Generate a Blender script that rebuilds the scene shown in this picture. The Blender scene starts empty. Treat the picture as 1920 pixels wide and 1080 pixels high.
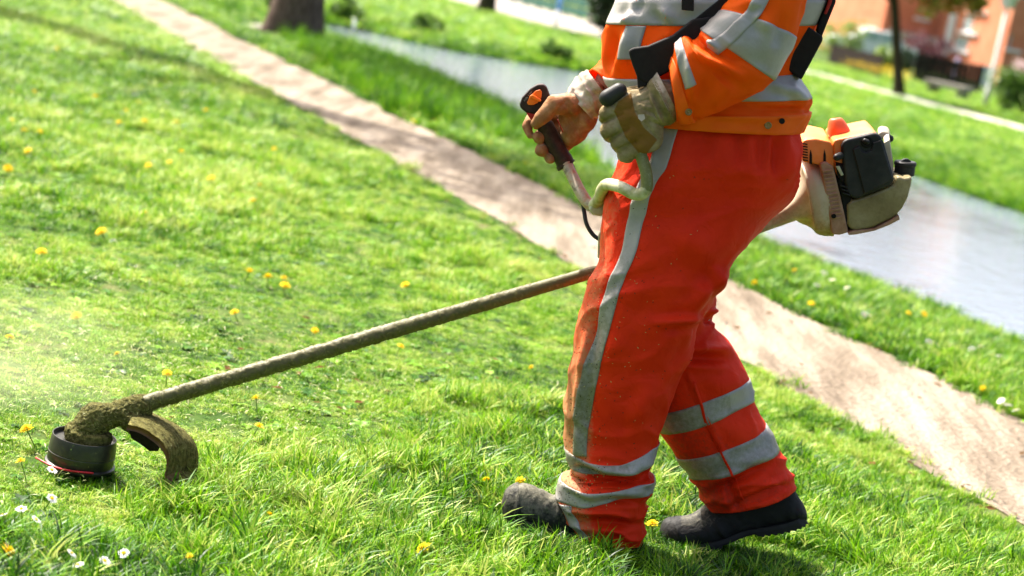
import bpy, bmesh, math, random
import numpy as np
from mathutils import Vector, Matrix

random.seed(7)
RNG = np.random.default_rng(7)
SC = bpy.context.scene
COL = SC.collection

# ------------------------------------------------------------------ camera
FPX = 3733.0                       # focal length in photograph pixels (70 mm on a 36 mm sensor)
ROLL, PITCH, EYE = math.radians(11), math.radians(9.2), 1.4
c_f = np.array([0, math.cos(PITCH), -math.sin(PITCH)])
c_u0 = np.cross(np.array([1.0, 0, 0]), c_f)
c_r = math.cos(ROLL) * np.array([1.0, 0, 0]) + math.sin(ROLL) * c_u0
c_u = -math.sin(ROLL) * np.array([1.0, 0, 0]) + math.cos(ROLL) * c_u0
c_p = np.array([0, 0, EYE])
cam_d = bpy.data.cameras.new('camera')
cam_d.lens, cam_d.sensor_width = 70.0, 36.0
cam_d.clip_start, cam_d.clip_end = 0.1, 2000
cam_d.dof.use_dof = True
cam_d.dof.focus_distance = 4.92
cam_d.dof.aperture_fstop = 3.2
cam = bpy.data.objects.new('camera', cam_d)
COL.objects.link(cam)
m3 = Matrix([[c_r[i], c_u[i], -c_f[i]] for i in range(3)])
cam.matrix_world = Matrix.Translation(Vector(c_p)) @ m3.to_4x4()
SC.camera = cam

# ------------------------------------------------------------------ light
SUN_AZ = np.array([-0.72, 0.69])           # horizontal direction towards the sun
SUN_EL = math.radians(52)
w = bpy.data.worlds.new('World'); SC.world = w; w.use_nodes = True
wn = w.node_tree.nodes; wn.clear()
sky = wn.new('ShaderNodeTexSky'); sky.sky_type = 'NISHITA'; sky.sun_disc = False
sky.sun_elevation = SUN_EL
sky.sun_rotation = math.atan2(SUN_AZ[0], SUN_AZ[1])
sky.air_density, sky.dust_density, sky.ozone_density = 1.0, 8.0, 1.0
bg = wn.new('ShaderNodeBackground'); bg.inputs['Strength'].default_value = 0.125
wo = wn.new('ShaderNodeOutputWorld')
w.node_tree.links.new(sky.outputs[0], bg.inputs[0]); w.node_tree.links.new(bg.outputs[0], wo.inputs[0])
sun_d = bpy.data.lights.new('sun', 'SUN'); sun_d.energy = 5.0; sun_d.angle = math.radians(0.5)
sun_d.color = (1.0, 0.95, 0.86)
sun = bpy.data.objects.new('sun', sun_d); COL.objects.link(sun)
sdir = Vector((SUN_AZ[0] * math.cos(SUN_EL), SUN_AZ[1] * math.cos(SUN_EL), math.sin(SUN_EL)))
sun.rotation_euler = sdir.to_track_quat('Z', 'Y').to_euler()
sun.location = (-6, 6, 12)
vs = SC.view_settings
vs.view_transform = 'Standard'; vs.look = 'None'; vs.gamma = 1.0; vs.exposure = 1.45
try: vs.use_curve_mapping = False
except Exception: pass
SC.render.engine = 'CYCLES'
SC.cycles.use_denoising = True
SC.cycles.max_bounces = 8; SC.cycles.transmission_bounces = 4; SC.cycles.diffuse_bounces = 3
SC.cycles.volume_bounces = 1
SC.cycles.sample_clamp_indirect = 6

# ------------------------------------------------------------------ helpers
def ray(px, py): return c_f + (px - 960) / FPX * c_r - (py - 540) / FPX * c_u
def at(px, py, Y):                 # point of the vertical plane y = Y seen at a pixel
    d = ray(px, py); return c_p + d * (Y / d[1])
def gp(px, py, z=0.0):             # point of the ground seen at a pixel
    d = ray(px, py); return c_p + d * ((z - EYE) / d[2])
def proj(p):
    q = np.asarray(p) - c_p; wv = q @ c_f
    return 960 + FPX * (q @ c_r) / wv, 540 - FPX * (q @ c_u) / wv

def _h(i, j, k, s):
    n = (i * 374761393 + j * 668265263 + k * 2147483647 + s * 1274126177).astype(np.int64)
    n = (n ^ (n >> 13)) * 1274126177 & 0x7fffffff
    n = n ^ (n >> 16)
    return (n & 0xffff) / 32767.5 - 1
def vnoise(p, scale=1.0, seed=0, octaves=1):
    p = np.asarray(p, float) * scale; out = np.zeros(len(p)); a = 1.0; tot = 0
    for o in range(octaves):
        q = p * (2 ** o) + o * 17.3; i = np.floor(q).astype(np.int64); f = q - i; f = f * f * (3 - 2 * f)
        x, y, z = i[:, 0], i[:, 1], i[:, 2]; v = 0
        for dx in (0, 1):
            for dy in (0, 1):
                for dz in (0, 1):
                    wt = (f[:, 0] if dx else 1 - f[:, 0]) * (f[:, 1] if dy else 1 - f[:, 1]) * (f[:, 2] if dz else 1 - f[:, 2])
                    v = v + wt * _h(x + dx, y + dy, z + dz, seed + o)
        out += a * v; tot += a; a *= 0.5
    return out / tot
def sstep(a, b, x):
    t = np.clip((x - a) / (b - a), 0, 1); return t * t * (3 - 2 * t)

def put(name, me, parent=None, mats=(), smooth=True):
    for m in mats: me.materials.append(m)
    if smooth:
        me.polygons.foreach_set('use_smooth', [True] * len(me.polygons))
    o = bpy.data.objects.new(name, me); COL.objects.link(o)
    if parent is not None: o.parent = parent
    return o
def mk(name, V, Fc, mat, parent=None, smooth=True, attrs=None, mi=None):
    me = bpy.data.meshes.new(name)
    me.from_pydata([tuple(map(float, v)) for v in V], [], [tuple(map(int, f)) for f in Fc]); me.update()
    if attrs:
        for k, v in attrs.items():
            a = me.attributes.new(k, 'FLOAT', 'POINT'); a.data.foreach_set('value', np.asarray(v, np.float32))
    o = put(name, me, parent, mat if isinstance(mat, (list, tuple)) else [mat], smooth)
    if mi is not None: me.polygons.foreach_set('material_index', list(mi))
    return o
def tag(o, label=None, cat=None, group=None, kind=None):
    if label: o['label'] = label
    if cat: o['category'] = cat
    if group: o['group'] = group
    if kind: o['kind'] = kind
    return o
def empty(name, loc, label=None, cat=None, group=None):
    o = bpy.data.objects.new(name, None); COL.objects.link(o); o.location = loc
    o.empty_display_size = 0.1
    EMP[o.name] = Vector(loc)
    return tag(o, label, cat, group)
EMP = {}
def under(child, parent):          # parent a mesh that was made in world coordinates
    child.parent = parent
    loc = Vector((0, 0, 0)); p = parent
    while p is not None: loc += p.location; p = p.parent
    child.location = child.location - loc
    return child

class MB:                          # collects vertices and faces of one mesh
    def __init__(s): s.V, s.F = [], []
    def add(s, V, F):
        n = len(s.V); s.V += [tuple(v) for v in V]; s.F += [tuple(i + n for i in f) for f in F]; return s
    def box(s, lo, hi):
        x0, y0, z0 = lo; x1, y1, z1 = hi
        return s.add([(x0,y0,z0),(x1,y0,z0),(x1,y1,z0),(x0,y1,z0),(x0,y0,z1),(x1,y0,z1),(x1,y1,z1),(x0,y1,z1)],
                     [(0,3,2,1),(4,5,6,7),(0,1,5,4),(1,2,6,5),(2,3,7,6),(3,0,4,7)])
    def tube(s, pts, rad, n=12, caps=True):
        pts = [np.asarray(p, float) for p in pts]; rad = list(rad) if hasattr(rad, '__len__') else [rad] * len(pts)
        rings = []; up = None
        for i, p in enumerate(pts):
            t = pts[min(i + 1, len(pts) - 1)] - pts[max(i - 1, 0)]; t = t / (np.linalg.norm(t) + 1e-12)
            if up is None: up = np.array([0, 0, 1.0]) if abs(t[2]) < .9 else np.array([1.0, 0, 0])
            a = np.cross(t, up); a /= np.linalg.norm(a); b = np.cross(a, t); up = b
            rings.append([p + rad[i] * (math.cos(k * 2 * math.pi / n) * a + math.sin(k * 2 * math.pi / n) * b) for k in range(n)])
        V = [q for r in rings for q in r]; F = []
        for i in range(len(pts) - 1):
            for k in range(n):
                F.append((i * n + k, i * n + (k + 1) % n, (i + 1) * n + (k + 1) % n, (i + 1) * n + k))
        if caps: F.append(tuple(reversed(range(n)))); F.append(tuple((len(pts) - 1) * n + k for k in range(n)))
        return s.add(V, F)
    def build(s, name, mat, parent=None, smooth=True, bevel=0, attrs=None):
        o = mk(name, s.V, s.F, mat, None, smooth, attrs)
        if bevel:
            bm = bmesh.new(); bm.from_mesh(o.data)
            bmesh.ops.remove_doubles(bm, verts=bm.verts, dist=1e-6)
            ed = [e for e in bm.edges if len(e.link_faces) == 2 and e.calc_face_angle(0) > 0.5]
            bmesh.ops.bevel(bm, geom=ed, offset=bevel, segments=2, profile=0.6, affect='EDGES', clamp_overlap=True)
            bm.to_mesh(o.data); bm.free()
            o.data.polygons.foreach_set('use_smooth', [True] * len(o.data.polygons))
            wn_(o)
        if parent is not None: under(o, parent)
        return o
def wn_(o):
    try:
        md = o.modifiers.new('wn', 'WEIGHTED_NORMAL'); md.keep_sharp = False
    except Exception: pass
def spline(pts, n=8):
    P = [np.asarray(p, float) for p in pts]; P = [2 * P[0] - P[1]] + P + [2 * P[-1] - P[-2]]; out = []
    for i in range(1, len(P) - 2):
        for k in range(n):
            t = k / n
            out.append(0.5 * ((2 * P[i]) + (P[i+1] - P[i-1]) * t + (2*P[i-1] - 5*P[i] + 4*P[i+1] - P[i+2]) * t*t + (-P[i-1] + 3*P[i] - 3*P[i+1] + P[i+2]) * t**3))
    out.append(P[-2]); return out
def bake(o):                        # apply modifiers of an object to its mesh
    dg = bpy.context.evaluated_depsgraph_get()
    me = bpy.data.meshes.new_from_object(o.evaluated_get(dg))
    o.modifiers.clear(); old = o.data; o.data = me; bpy.data.meshes.remove(old); me.name = o.name
    return o

# ------------------------------------------------------------------ materials
def node(nt, t, **kw):
    n = nt.nodes.new(t)
    for k, v in kw.items(): setattr(n, k, v)
    return n
def pm(name, cols, scale=12, detail=6, rough=0.7, spec=0.3, bump=0.0, bscale=250, lo=0.3, hi=0.7, metallic=0,
       dirt=None, dirt2=None, dscale=60, sheen=0, trans=0.0, weave=0, coat=0, stretch=None, crumple=None):
    m = bpy.data.materials.new(name); m.use_nodes = True; nt = m.node_tree; L = nt.links.new
    b = nt.nodes['Principled BSDF']; out = nt.nodes['Material Output']
    tc = node(nt, 'ShaderNodeTexCoord'); vec = tc.outputs['Object']
    if stretch:
        mp = node(nt, 'ShaderNodeMapping'); mp.inputs['Scale'].default_value = stretch; L(vec, mp.inputs[0]); vec = mp.outputs[0]
    nz = node(nt, 'ShaderNodeTexNoise'); nz.inputs['Scale'].default_value = scale; nz.inputs['Detail'].default_value = detail
    nz.inputs['Roughness'].default_value = 0.6; L(vec, nz.inputs['Vector'])
    cr = node(nt, 'ShaderNodeValToRGB'); el = cr.color_ramp.elements
    while len(el) < len(cols): el.new(0.5)
    for i, c in enumerate(cols):
        el[i].position = lo + (hi - lo) * i / max(1, len(cols) - 1); el[i].color = (*c, 1)
    L(nz.outputs['Fac'], cr.inputs[0]); col = cr.outputs[0]
    for an, dc in (('dirt', dirt), ('dirt2', dirt2)):
        if dc is None: continue
        a = node(nt, 'ShaderNodeAttribute'); a.attribute_name = an
        n2 = node(nt, 'ShaderNodeTexNoise'); n2.inputs['Scale'].default_value = dscale; n2.inputs['Detail'].default_value = 8
        n2.inputs['Roughness'].default_value = 0.75; L(tc.outputs['Object'], n2.inputs['Vector'])
        s = node(nt, 'ShaderNodeMath', operation='ADD'); L(a.outputs['Fac'], s.inputs[0]); L(n2.outputs['Fac'], s.inputs[1])
        mr = node(nt, 'ShaderNodeMapRange'); mr.inputs['From Min'].default_value = 0.72; mr.inputs['From Max'].default_value = 1.25
        L(s.outputs[0], mr.inputs['Value'])
        mx = node(nt, 'ShaderNodeMix', data_type='RGBA'); L(mr.outputs[0], mx.inputs['Factor']); L(col, mx.inputs[6])
        mx.inputs[7].default_value = (*dc, 1); col = mx.outputs[2]
    L(col, b.inputs['Base Color'])
    b.inputs['Roughness'].default_value = rough; b.inputs['Specular IOR Level'].default_value = spec
    b.inputs['Metallic'].default_value = metallic
    if sheen: b.inputs['Sheen Weight'].default_value = sheen
    if coat: b.inputs['Coat Weight'].default_value = coat
    if bump:
        n3 = node(nt, 'ShaderNodeTexNoise'); n3.inputs['Scale'].default_value = bscale; n3.inputs['Detail'].default_value = 4
        L(tc.outputs['Object'], n3.inputs['Vector']); h = n3.outputs['Fac']
        bp = node(nt, 'ShaderNodeBump'); bp.inputs['Strength'].default_value = bump; bp.inputs['Distance'].default_value = 0.002
        L(h, bp.inputs['Height']); L(bp.outputs[0], b.inputs['Normal'])
        if crumple:          # soft creases of the cloth itself
            n4 = node(nt, 'ShaderNodeTexNoise'); n4.inputs['Scale'].default_value = crumple[1]; n4.inputs['Detail'].default_value = 3; n4.inputs['Distortion'].default_value = 1.2
            L(tc.outputs['Object'], n4.inputs['Vector']); b2 = node(nt, 'ShaderNodeBump'); b2.inputs['Strength'].default_value = crumple[0]; b2.inputs['Distance'].default_value = crumple[2]
            L(n4.outputs['Fac'], b2.inputs['Height']); L(b2.outputs[0], bp.inputs['Normal'])
    if trans:
        tr = node(nt, 'ShaderNodeBsdfTranslucent'); L(col, tr.inputs[0]); ms = node(nt, 'ShaderNodeMixShader'); ms.inputs[0].default_value = trans
        L(b.outputs[0], ms.inputs[1]); L(tr.outputs[0], ms.inputs[2]); L(ms.outputs[0], out.inputs['Surface'])
    return m
def leafmat(name, cols, trans=0.4, rough=0.45, tint='tint', spec=0.35):      # colour by the per-plant tint of an instance or by a mesh attribute
    m = bpy.data.materials.new(name); m.use_nodes = True; nt = m.node_tree; L = nt.links.new
    b = nt.nodes['Principled BSDF']; out = nt.nodes['Material Output']
    a = node(nt, 'ShaderNodeAttribute'); a.attribute_name = tint; a.attribute_type = 'INSTANCER'
    a2 = node(nt, 'ShaderNodeAttribute'); a2.attribute_name = 'shade'
    s = node(nt, 'ShaderNodeMath', operation='ADD'); L(a.outputs['Fac'], s.inputs[0]); L(a2.outputs['Fac'], s.inputs[1])
    cr = node(nt, 'ShaderNodeValToRGB'); el = cr.color_ramp.elements
    while len(el) < len(cols): el.new(0.5)
    for i, c in enumerate(cols): el[i].position = i / (len(cols) - 1); el[i].color = (*c, 1)
    L(s.outputs[0], cr.inputs[0]); L(cr.outputs[0], b.inputs['Base Color'])
    b.inputs['Roughness'].default_value = rough; b.inputs['Specular IOR Level'].default_value = spec
    tr = node(nt, 'ShaderNodeBsdfTranslucent'); L(cr.outputs[0], tr.inputs[0])
    ms = node(nt, 'ShaderNodeMixShader'); ms.inputs[0].default_value = trans
    L(b.outputs[0], ms.inputs[1]); L(tr.outputs[0], ms.inputs[2]); L(ms.outputs[0], out.inputs['Surface'])
    return m
# ================================================================== the place: ground, path, pond
# pond outline (x, y) at the water line
POND = np.array([(9,3.0),(5.2,7.0),(3.6,9.3),(2.8,10.75),(2.33,11.81),(1.96,12.45),(1.55,13.19),(1.14,14.34),(.54,16.1),(.1,17.8),(-.31,19.27),(-.81,20.83),(-1.35,22.83),(-1.95,24.61),(-2.73,26.81),(-3.35,28.29),(-4.1,30.2),
                 (-3.7,31.0),(-2.87,31.2),(-1.7,30.2),(-.49,30.8),(.77,31.9),(2.25,28.14),(3.32,24.99),(4.26,22.55),(4.6,21.19),(5.0,19.91),(6.5,15.5),(9,10.5),(13,6)])
def pond_sd(xy):                    # signed distance to the pond outline, negative inside
    P = np.asarray(xy, float); n = len(POND); d = np.full(len(P), 1e9); ins = np.zeros(len(P), bool)
    for i in range(n):
        a, b = POND[i], POND[(i + 1) % n]; e = b - a; v = P - a
        t = np.clip((v @ e) / (e @ e), 0, 1); q = v - t[:, None] * e; d = np.minimum(d, np.hypot(q[:, 0], q[:, 1]))
        c = ((a[1] <= P[:, 1]) != (b[1] <= P[:, 1])) & (P[:, 0] < a[0] + (P[:, 1] - a[1]) * (b[0] - a[0]) / (b[1] - a[1] + 1e-12))
        ins ^= c
    return np.where(ins, -d, d)
WATER = -0.12
def height(xy):
    xy = np.asarray(xy, float); sd = pond_sd(xy)
    h = -0.12 * (1 - np.clip(sd / 1.5, 0, 1)) - 0.4 * sstep(0, 0.8, -sd)
    p3 = np.c_[xy, np.zeros(len(xy))]
    h += 0.014 * vnoise(p3, 0.9, 3, 2) * sstep(0.2, 1.6, sd) * sstep(3.5, 6.0, np.abs(xy[:, 1] - 1.5))
    return h
def path_uv(xy):                    # along, across the dirt path
    a = np.array([1.92, 6.85]); d = np.array([-0.365, 0.931]); v = np.asarray(xy) - a
    return v @ d, v @ np.array([d[1], -d[0]])

def soil_mat():
    m = pm('lawn_soil', [(0.016,0.038,0.005),(0.035,0.075,0.010),(0.07,0.10,0.022),(0.14,0.12,0.055)], scale=3.0, detail=10, rough=0.95, spec=0.1, bump=0.6, bscale=60, lo=0.33, hi=0.72)
    return m
M_SOIL = soil_mat()
def dirt_mat():
    m = bpy.data.materials.new('path_dirt'); m.use_nodes = True; nt = m.node_tree; L = nt.links.new; b = nt.nodes['Principled BSDF']
    tc = node(nt, 'ShaderNodeTexCoord')
    mp = node(nt, 'ShaderNodeMapping'); mp.inputs['Rotation'].default_value = (0, 0, math.radians(21.4) * -1); mp.inputs['Scale'].default_value = (7.0, 0.8, 1)
    L(tc.outputs['Object'], mp.inputs[0])
    n1 = node(nt, 'ShaderNodeTexNoise'); n1.inputs['Scale'].default_value = 1.0; n1.inputs['Detail'].default_value = 9; n1.inputs['Roughness'].default_value = .62
    L(mp.outputs[0], n1.inputs['Vector'])
    n2 = node(nt, 'ShaderNodeTexNoise'); n2.inputs['Scale'].default_value = 45; n2.inputs['Detail'].default_value = 6; L(tc.outputs['Object'], n2.inputs['Vector'])
    cr = node(nt, 'ShaderNodeValToRGB'); el = cr.color_ramp.elements; el.new(.5); el.new(.6)
    for e, p, c in zip(el, (.36, .46, .54, .66), ((.12,.092,.066),(.20,.16,.118),(.285,.235,.18),(.345,.295,.235))): e.position = p; e.color = (*c, 1)
    ad = node(nt, 'ShaderNodeMix', data_type='FLOAT'); ad.inputs[0].default_value = .30; L(n1.outputs['Fac'], ad.inputs[2]); L(n2.outputs['Fac'], ad.inputs[3])
    L(ad.outputs[0], cr.inputs[0]); L(cr.outputs[0], b.inputs['Base Color'])
    b.inputs['Roughness'].default_value = .95; b.inputs['Specular IOR Level'].default_value = .1
    bp = node(nt, 'ShaderNodeBump'); bp.inputs['Strength'].default_value = 1.0; bp.inputs['Distance'].default_value = .025
    L(n2.outputs['Fac'], bp.inputs['Height']); L(bp.outputs[0], b.inputs['Normal'])
    return m
M_DIRT = dirt_mat()

# ground: one sheet, fine near the camera, out to the horizon
def ground():
    ys = np.concatenate([np.arange(-4, 3, .5), np.arange(3, 13, .11), np.arange(13, 42, .25), np.arange(42, 90, 2), [100, 130, 200, 400, 900]])
    xs = np.concatenate([[-900, -300, -100, -60, -40, -25], np.arange(-15, -6, .5), np.arange(-6, 7, .14), np.arange(7, 18, .4), [20, 26, 40, 70, 120, 300, 900]])
    X, Y = np.meshgrid(xs, ys); xy = np.c_[X.ravel(), Y.ravel()]; z = height(xy); n = len(xs)
    F = [(j*n+i, j*n+i+1, (j+1)*n+i+1, (j+1)*n+i) for j in range(len(ys)-1) for i in range(n-1)]
    o = mk('ground', np.c_[xy, z], F, M_SOIL); tag(o, kind='structure', label='grassy park ground sloping gently to the pond')
ground()
def path():
    V, F, W = [], [], 10; s = np.arange(-7, 40, .12)
    for k, t in enumerate(s):
        for j in range(W + 1):
            q = (j / W - .5) * 2; wl = .49 + .05 * float(vnoise([[t * .9, 0 if q < 0 else 9, 1]], 1, 5, 2)[0]) + .025 * float(vnoise([[t * 6, 0 if q < 0 else 9, 1]], 1, 6, 2)[0])
            a = np.array([1.92, 6.85]) + t * np.array([-0.365, 0.931]) + q * wl * np.array([0.931, 0.365])
            V.append((a[0], a[1], 0))
    V = np.array(V); V[:, 2] = height(V[:, :2]) + .006 + .012 * vnoise(V, 1.5, 9, 3)
    for k in range(len(s) - 1):
        for j in range(W): F.append((k*(W+1)+j, k*(W+1)+j+1, (k+1)*(W+1)+j+1, (k+1)*(W+1)+j))
    V[:, 2] = np.maximum(V[:, 2], height(V[:, :2]) + .004)
    tag(mk('dirt_path', V, F, M_DIRT), kind='structure', label='pale trodden dirt path running diagonally across the lawn')
path()
def water():
    m = bpy.data.materials.new('pond_water'); m.use_nodes = True; nt = m.node_tree; L = nt.links.new; b = nt.nodes['Principled BSDF']
    b.inputs['Base Color'].default_value = (.18, .215, .27, 1); b.inputs['Roughness'].default_value = .05; b.inputs['IOR'].default_value = 1.33
    tc = node(nt, 'ShaderNodeTexCoord'); n1 = node(nt, 'ShaderNodeTexNoise'); n1.inputs['Scale'].default_value = 7; n1.inputs['Detail'].default_value = 5
    L(tc.outputs['Object'], n1.inputs['Vector'])
    bp = node(nt, 'ShaderNodeBump'); bp.inputs['Strength'].default_value = .45; bp.inputs['Distance'].default_value = .02
    L(n1.outputs['Fac'], bp.inputs['Height']); L(bp.outputs[0], b.inputs['Normal'])
    c = POND.mean(0); V = [(*(p + (p - c) / np.linalg.norm(p - c) * .25), WATER) for p in POND]
    tag(mk('pond_water', V, [tuple(range(len(V)))], m, smooth=False), kind='structure', label='still pond water reflecting the bright sky')
water()
def strip(name, pts, wdt, mat, z, label):
    P = spline([np.array(p, float) for p in pts], 10); V, F = [], []
    for i, p in enumerate(P):
        t = P[min(i+1, len(P)-1)] - P[max(i-1, 0)]; t /= np.linalg.norm(t); nn = np.array([t[1], -t[0]])
        for q in (-.5, -.17, .17, .5):
            a = p + nn * q * wdt * (1 + .05 * math.sin(i * 2.1)); V.append((a[0], a[1], 0))
    V = np.array(V); V[:, 2] = height(V[:, :2]) + z
    for i in range(len(P) - 1):
        for j in range(3): F.append((i*4+j, i*4+j+1, (i+1)*4+j+1, (i+1)*4+j))
    return tag(mk(name, V, F, mat), kind='structure', label=label)
M_PALE = pm('pale_paving', [(.24,.205,.18),(.31,.275,.245),(.37,.33,.30)], scale=2, rough=.9, spec=.2)
M_SHELL = pm('shell_gravel', [(.38,.37,.30),(.5,.48,.4)], scale=4, rough=.9, spec=.2)
strip('far_footpath', [(3.5,62),(5.8,52.5),(7.3,48.2),(9.4,40.5),(11,34),(13,27)], 1.3, M_SHELL, .05, 'pale gravel footpath beyond the pond')

# ================================================================== grass
M_GRASS = leafmat('grass_blade', [(.008,.040,.001),(.035,.145,.002),(.13,.31,.003),(.225,.42,.011),(.44,.50,.11)], trans=.36, rough=.45, spec=.25)
PROTO = bpy.data.collections.new('grass_kinds')
def blade_mesh(name, nb, h0, h1, spread, wd, lean, seed, mat=M_GRASS, segs=3, curl=1.0):
    r = random.Random(seed); V, F, S = [], [], []
    for _ in range(nb):
        a = r.uniform(0, 6.283); rr = spread * math.sqrt(r.random()); x, y = rr * math.cos(a), rr * math.sin(a)
        h = r.uniform(h0, h1); d = r.uniform(0, 6.283); le = lean * r.uniform(.2, 1.2); w0 = wd * r.uniform(.6, 1.3); sd = r.choice((r.uniform(-.22, .14), r.uniform(-.22, .14), r.uniform(-.1, .5)))
        fa = d + 1.57 + r.uniform(-.7, .7); n = len(V)
        for k in range(segs + 1):
            t = k / segs; ww = w0 * (1 - t ** 2.2) * .5; off = le * h * (t ** 1.8) * curl; z = h * (t - .35 * le * t * t)
            cx, cy = x + off * math.cos(d), y + off * math.sin(d)
            if k == segs: V.append((cx, cy, z)); S.append(sd + .05)
            else:
                V.append((cx - ww * math.cos(fa), cy - ww * math.sin(fa), z)); V.append((cx + ww * math.cos(fa), cy + ww * math.sin(fa), z)); S += [sd + .05 * t] * 2
        for k in range(segs - 1): F.append((n+2*k, n+2*k+1, n+2*k+3, n+2*k+2))
        F.append((n+2*segs-2, n+2*segs-1, n+2*segs))
    o = mk(name, V, F, mat, attrs={'shade': S}); COL.objects.unlink(o); PROTO.objects.link(o); return o
def leaf_mesh(name, nl, ln, wd, seed, up=.35, mat=M_GRASS):
    r = random.Random(seed); V, F, S = [], [], []
    for i in range(nl):
        d = i * 6.283 / nl + r.uniform(-.3, .3); L_ = ln * r.uniform(.6, 1.1); n = len(V); sd = r.uniform(-.2, .02); K = 5
        for k in range(K + 1):
            t = k / K; ww = wd * math.sin(math.pi * min(1, .12 + .88 * t) ** 1.2) * (1 + .25 * (-1) ** k) * .5; ro = L_ * t; z = .008 + up * L_ * (t - .9 * t * t)
            for q, zz in ((-1, .15), (0, 0), (1, .15)):
                V.append((ro * math.cos(d) - q * ww * math.sin(d), ro * math.sin(d) + q * ww * math.cos(d), z + zz * ww)); S.append(sd)
        for k in range(K):
            for q in (0, 1): F.append((n+3*k+q, n+3*k+q+1, n+3*k+q+4, n+3*k+q+3))
    o = mk(name, V, F, mat, attrs={'shade': S}); COL.objects.unlink(o); PROTO.objects.link(o); return o
KINDS = [blade_mesh('blade_a', 22, .014, .036, .030, .0034, 1.1, 1), blade_mesh('blade_b', 22, .016, .040, .030, .0036, 1.5, 2), blade_mesh('blade_c', 18, .014, .034, .032, .0044, 1.9, 3),
         blade_mesh('blade_d', 24, .028, .058, .032, .0042, .9, 4, segs=4), blade_mesh('blade_e', 22, .032, .070, .036, .0046, 1.1, 5, segs=4), blade_mesh('blade_f', 18, .038, .084, .034, .0052, 1.2, 6, segs=4),
         blade_mesh('blade_g', 26, .008, .020, .04, .0030, 3.4, 7),
         leaf_mesh('leaf_h', 7, .06, .022, 8), leaf_mesh('leaf_i', 6, .045, .028, 9, .6),
         blade_mesh('blade_j', 30, .25, .6, .10, .012, .35, 10, segs=4)]
for i, k in enumerate(KINDS): k.name = 'grass_kind_%s' % 'abcdefghij'[i]
def gn_scatter(name, pts, rot, scl, idx, tint, label):
    me = bpy.data.meshes.new(name); me.from_pydata([tuple(p) for p in pts.tolist()], [], []); me.update()
    for an, ty, v, key in (('rot', 'FLOAT_VECTOR', rot, 'vector'), ('scl', 'FLOAT_VECTOR', scl, 'vector'), ('idx', 'INT', idx, 'value'), ('tint', 'FLOAT', tint, 'value')):
        a = me.attributes.new(an, ty, 'POINT'); a.data.foreach_set(key, np.ascontiguousarray(v).ravel())
    o = bpy.data.objects.new(name, me); COL.objects.link(o)
    ng = GN.get('g')
    if ng is None:
        ng = bpy.data.node_groups.new('scatter', 'GeometryNodeTree'); GN['g'] = ng
        ng.interface.new_socket('Geometry', in_out='INPUT', socket_type='NodeSocketGeometry'); ng.interface.new_socket('Geometry', in_out='OUTPUT', socket_type='NodeSocketGeometry')
        gi, go = ng.nodes.new('NodeGroupInput'), ng.nodes.new('NodeGroupOutput')
        m2p = ng.nodes.new('GeometryNodeMeshToPoints')
        ci = ng.nodes.new('GeometryNodeCollectionInfo'); ci.inputs['Collection'].default_value = PROTO
        ci.inputs['Separate Children'].default_value = True; ci.inputs['Reset Children'].default_value = True
        ip = ng.nodes.new('GeometryNodeInstanceOnPoints'); ip.inputs['Pick Instance'].default_value = True
        def na(nm, ty):
            n = ng.nodes.new('GeometryNodeInputNamedAttribute'); n.data_type = ty; n.inputs[0].default_value = nm
            return [s for s in n.outputs if s.enabled][0]
        L = ng.links.new
        L(gi.outputs[0], m2p.inputs['Mesh']); L(m2p.outputs[0], ip.inputs['Points']); L(ci.outputs[0], ip.inputs['Instance'])
        L(na('idx', 'INT'), ip.inputs['Instance Index']); L(na('scl', 'FLOAT_VECTOR'), ip.inputs['Scale'])
        e2r = ng.nodes.new('FunctionNodeEulerToRotation'); L(na('rot', 'FLOAT_VECTOR'), e2r.inputs[0]); L(e2r.outputs[0], ip.inputs['Rotation'])
        L(ip.outputs[0], go.inputs[0])
    md = o.modifiers.new('scatter', 'NODES'); md.node_group = ng
    return tag(o, label=label, kind='stuff')
GN = {}
def in_view(p, mx=480, my=300):
    q = p - c_p; wv = q @ c_f; x = 960 + FPX * (q @ c_r) / wv; y = 540 - FPX * (q @ c_u) / wv
    return (wv > 0) & (x > -mx) & (x < 1920 + mx) & (y > -my) & (y < 1080 + my), x, y
def zone(y0, y1, dens, seed):
    rg = np.random.default_rng(seed); x0, x1 = -.5 * y1 - .6, .5 * y1 + 1.0; n = int((x1 - x0) * (y1 - y0) * dens)
    p = np.c_[rg.uniform(x0, x1, n), rg.uniform(y0, y1, n), np.zeros(n)]
    v, px, py = in_view(p, 480 if y0 < 8 else 900, 300); p, px, py = p[v], px[v], py[v]
    p[:, 2] = height(p[:, :2]); return p, px, py, rg
PAVE = [(760,-38),(838,4),(905,21),(1000,50),(1060,62),(1130,77),(1230,100),(1330,120),(1330,72),(1110,40),(1000,12),(935,-6),(860,-30)]
PAVE_XY = np.array([gp(*q)[:2] for q in PAVE]); FOOT_XY = np.array([(3.5,62),(5.8,52.5),(7.3,48.2),(9.4,40.5),(11,34),(13,27)], float)
def on_paving(p):
    P = p[:, :2]; ins = np.zeros(len(P), bool); q = PAVE_XY; dm = np.full(len(P), 1e9)
    for i in range(len(q)):
        a, b = q[i], q[(i+1) % len(q)]; ins ^= ((a[1] <= P[:, 1]) != (b[1] <= P[:, 1])) & (P[:, 0] < a[0] + (P[:, 1] - a[1]) * (b[0] - a[0]) / (b[1] - a[1] + 1e-12))
    for a, b in zip(FOOT_XY[:-1], FOOT_XY[1:]):
        e = b - a; v = P - a; t = np.clip((v @ e) / (e @ e), 0, 1); w_ = v - t[:, None] * e; dm = np.minimum(dm, np.hypot(w_[:, 0], w_[:, 1]))
    return ins | (dm < .95)
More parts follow.
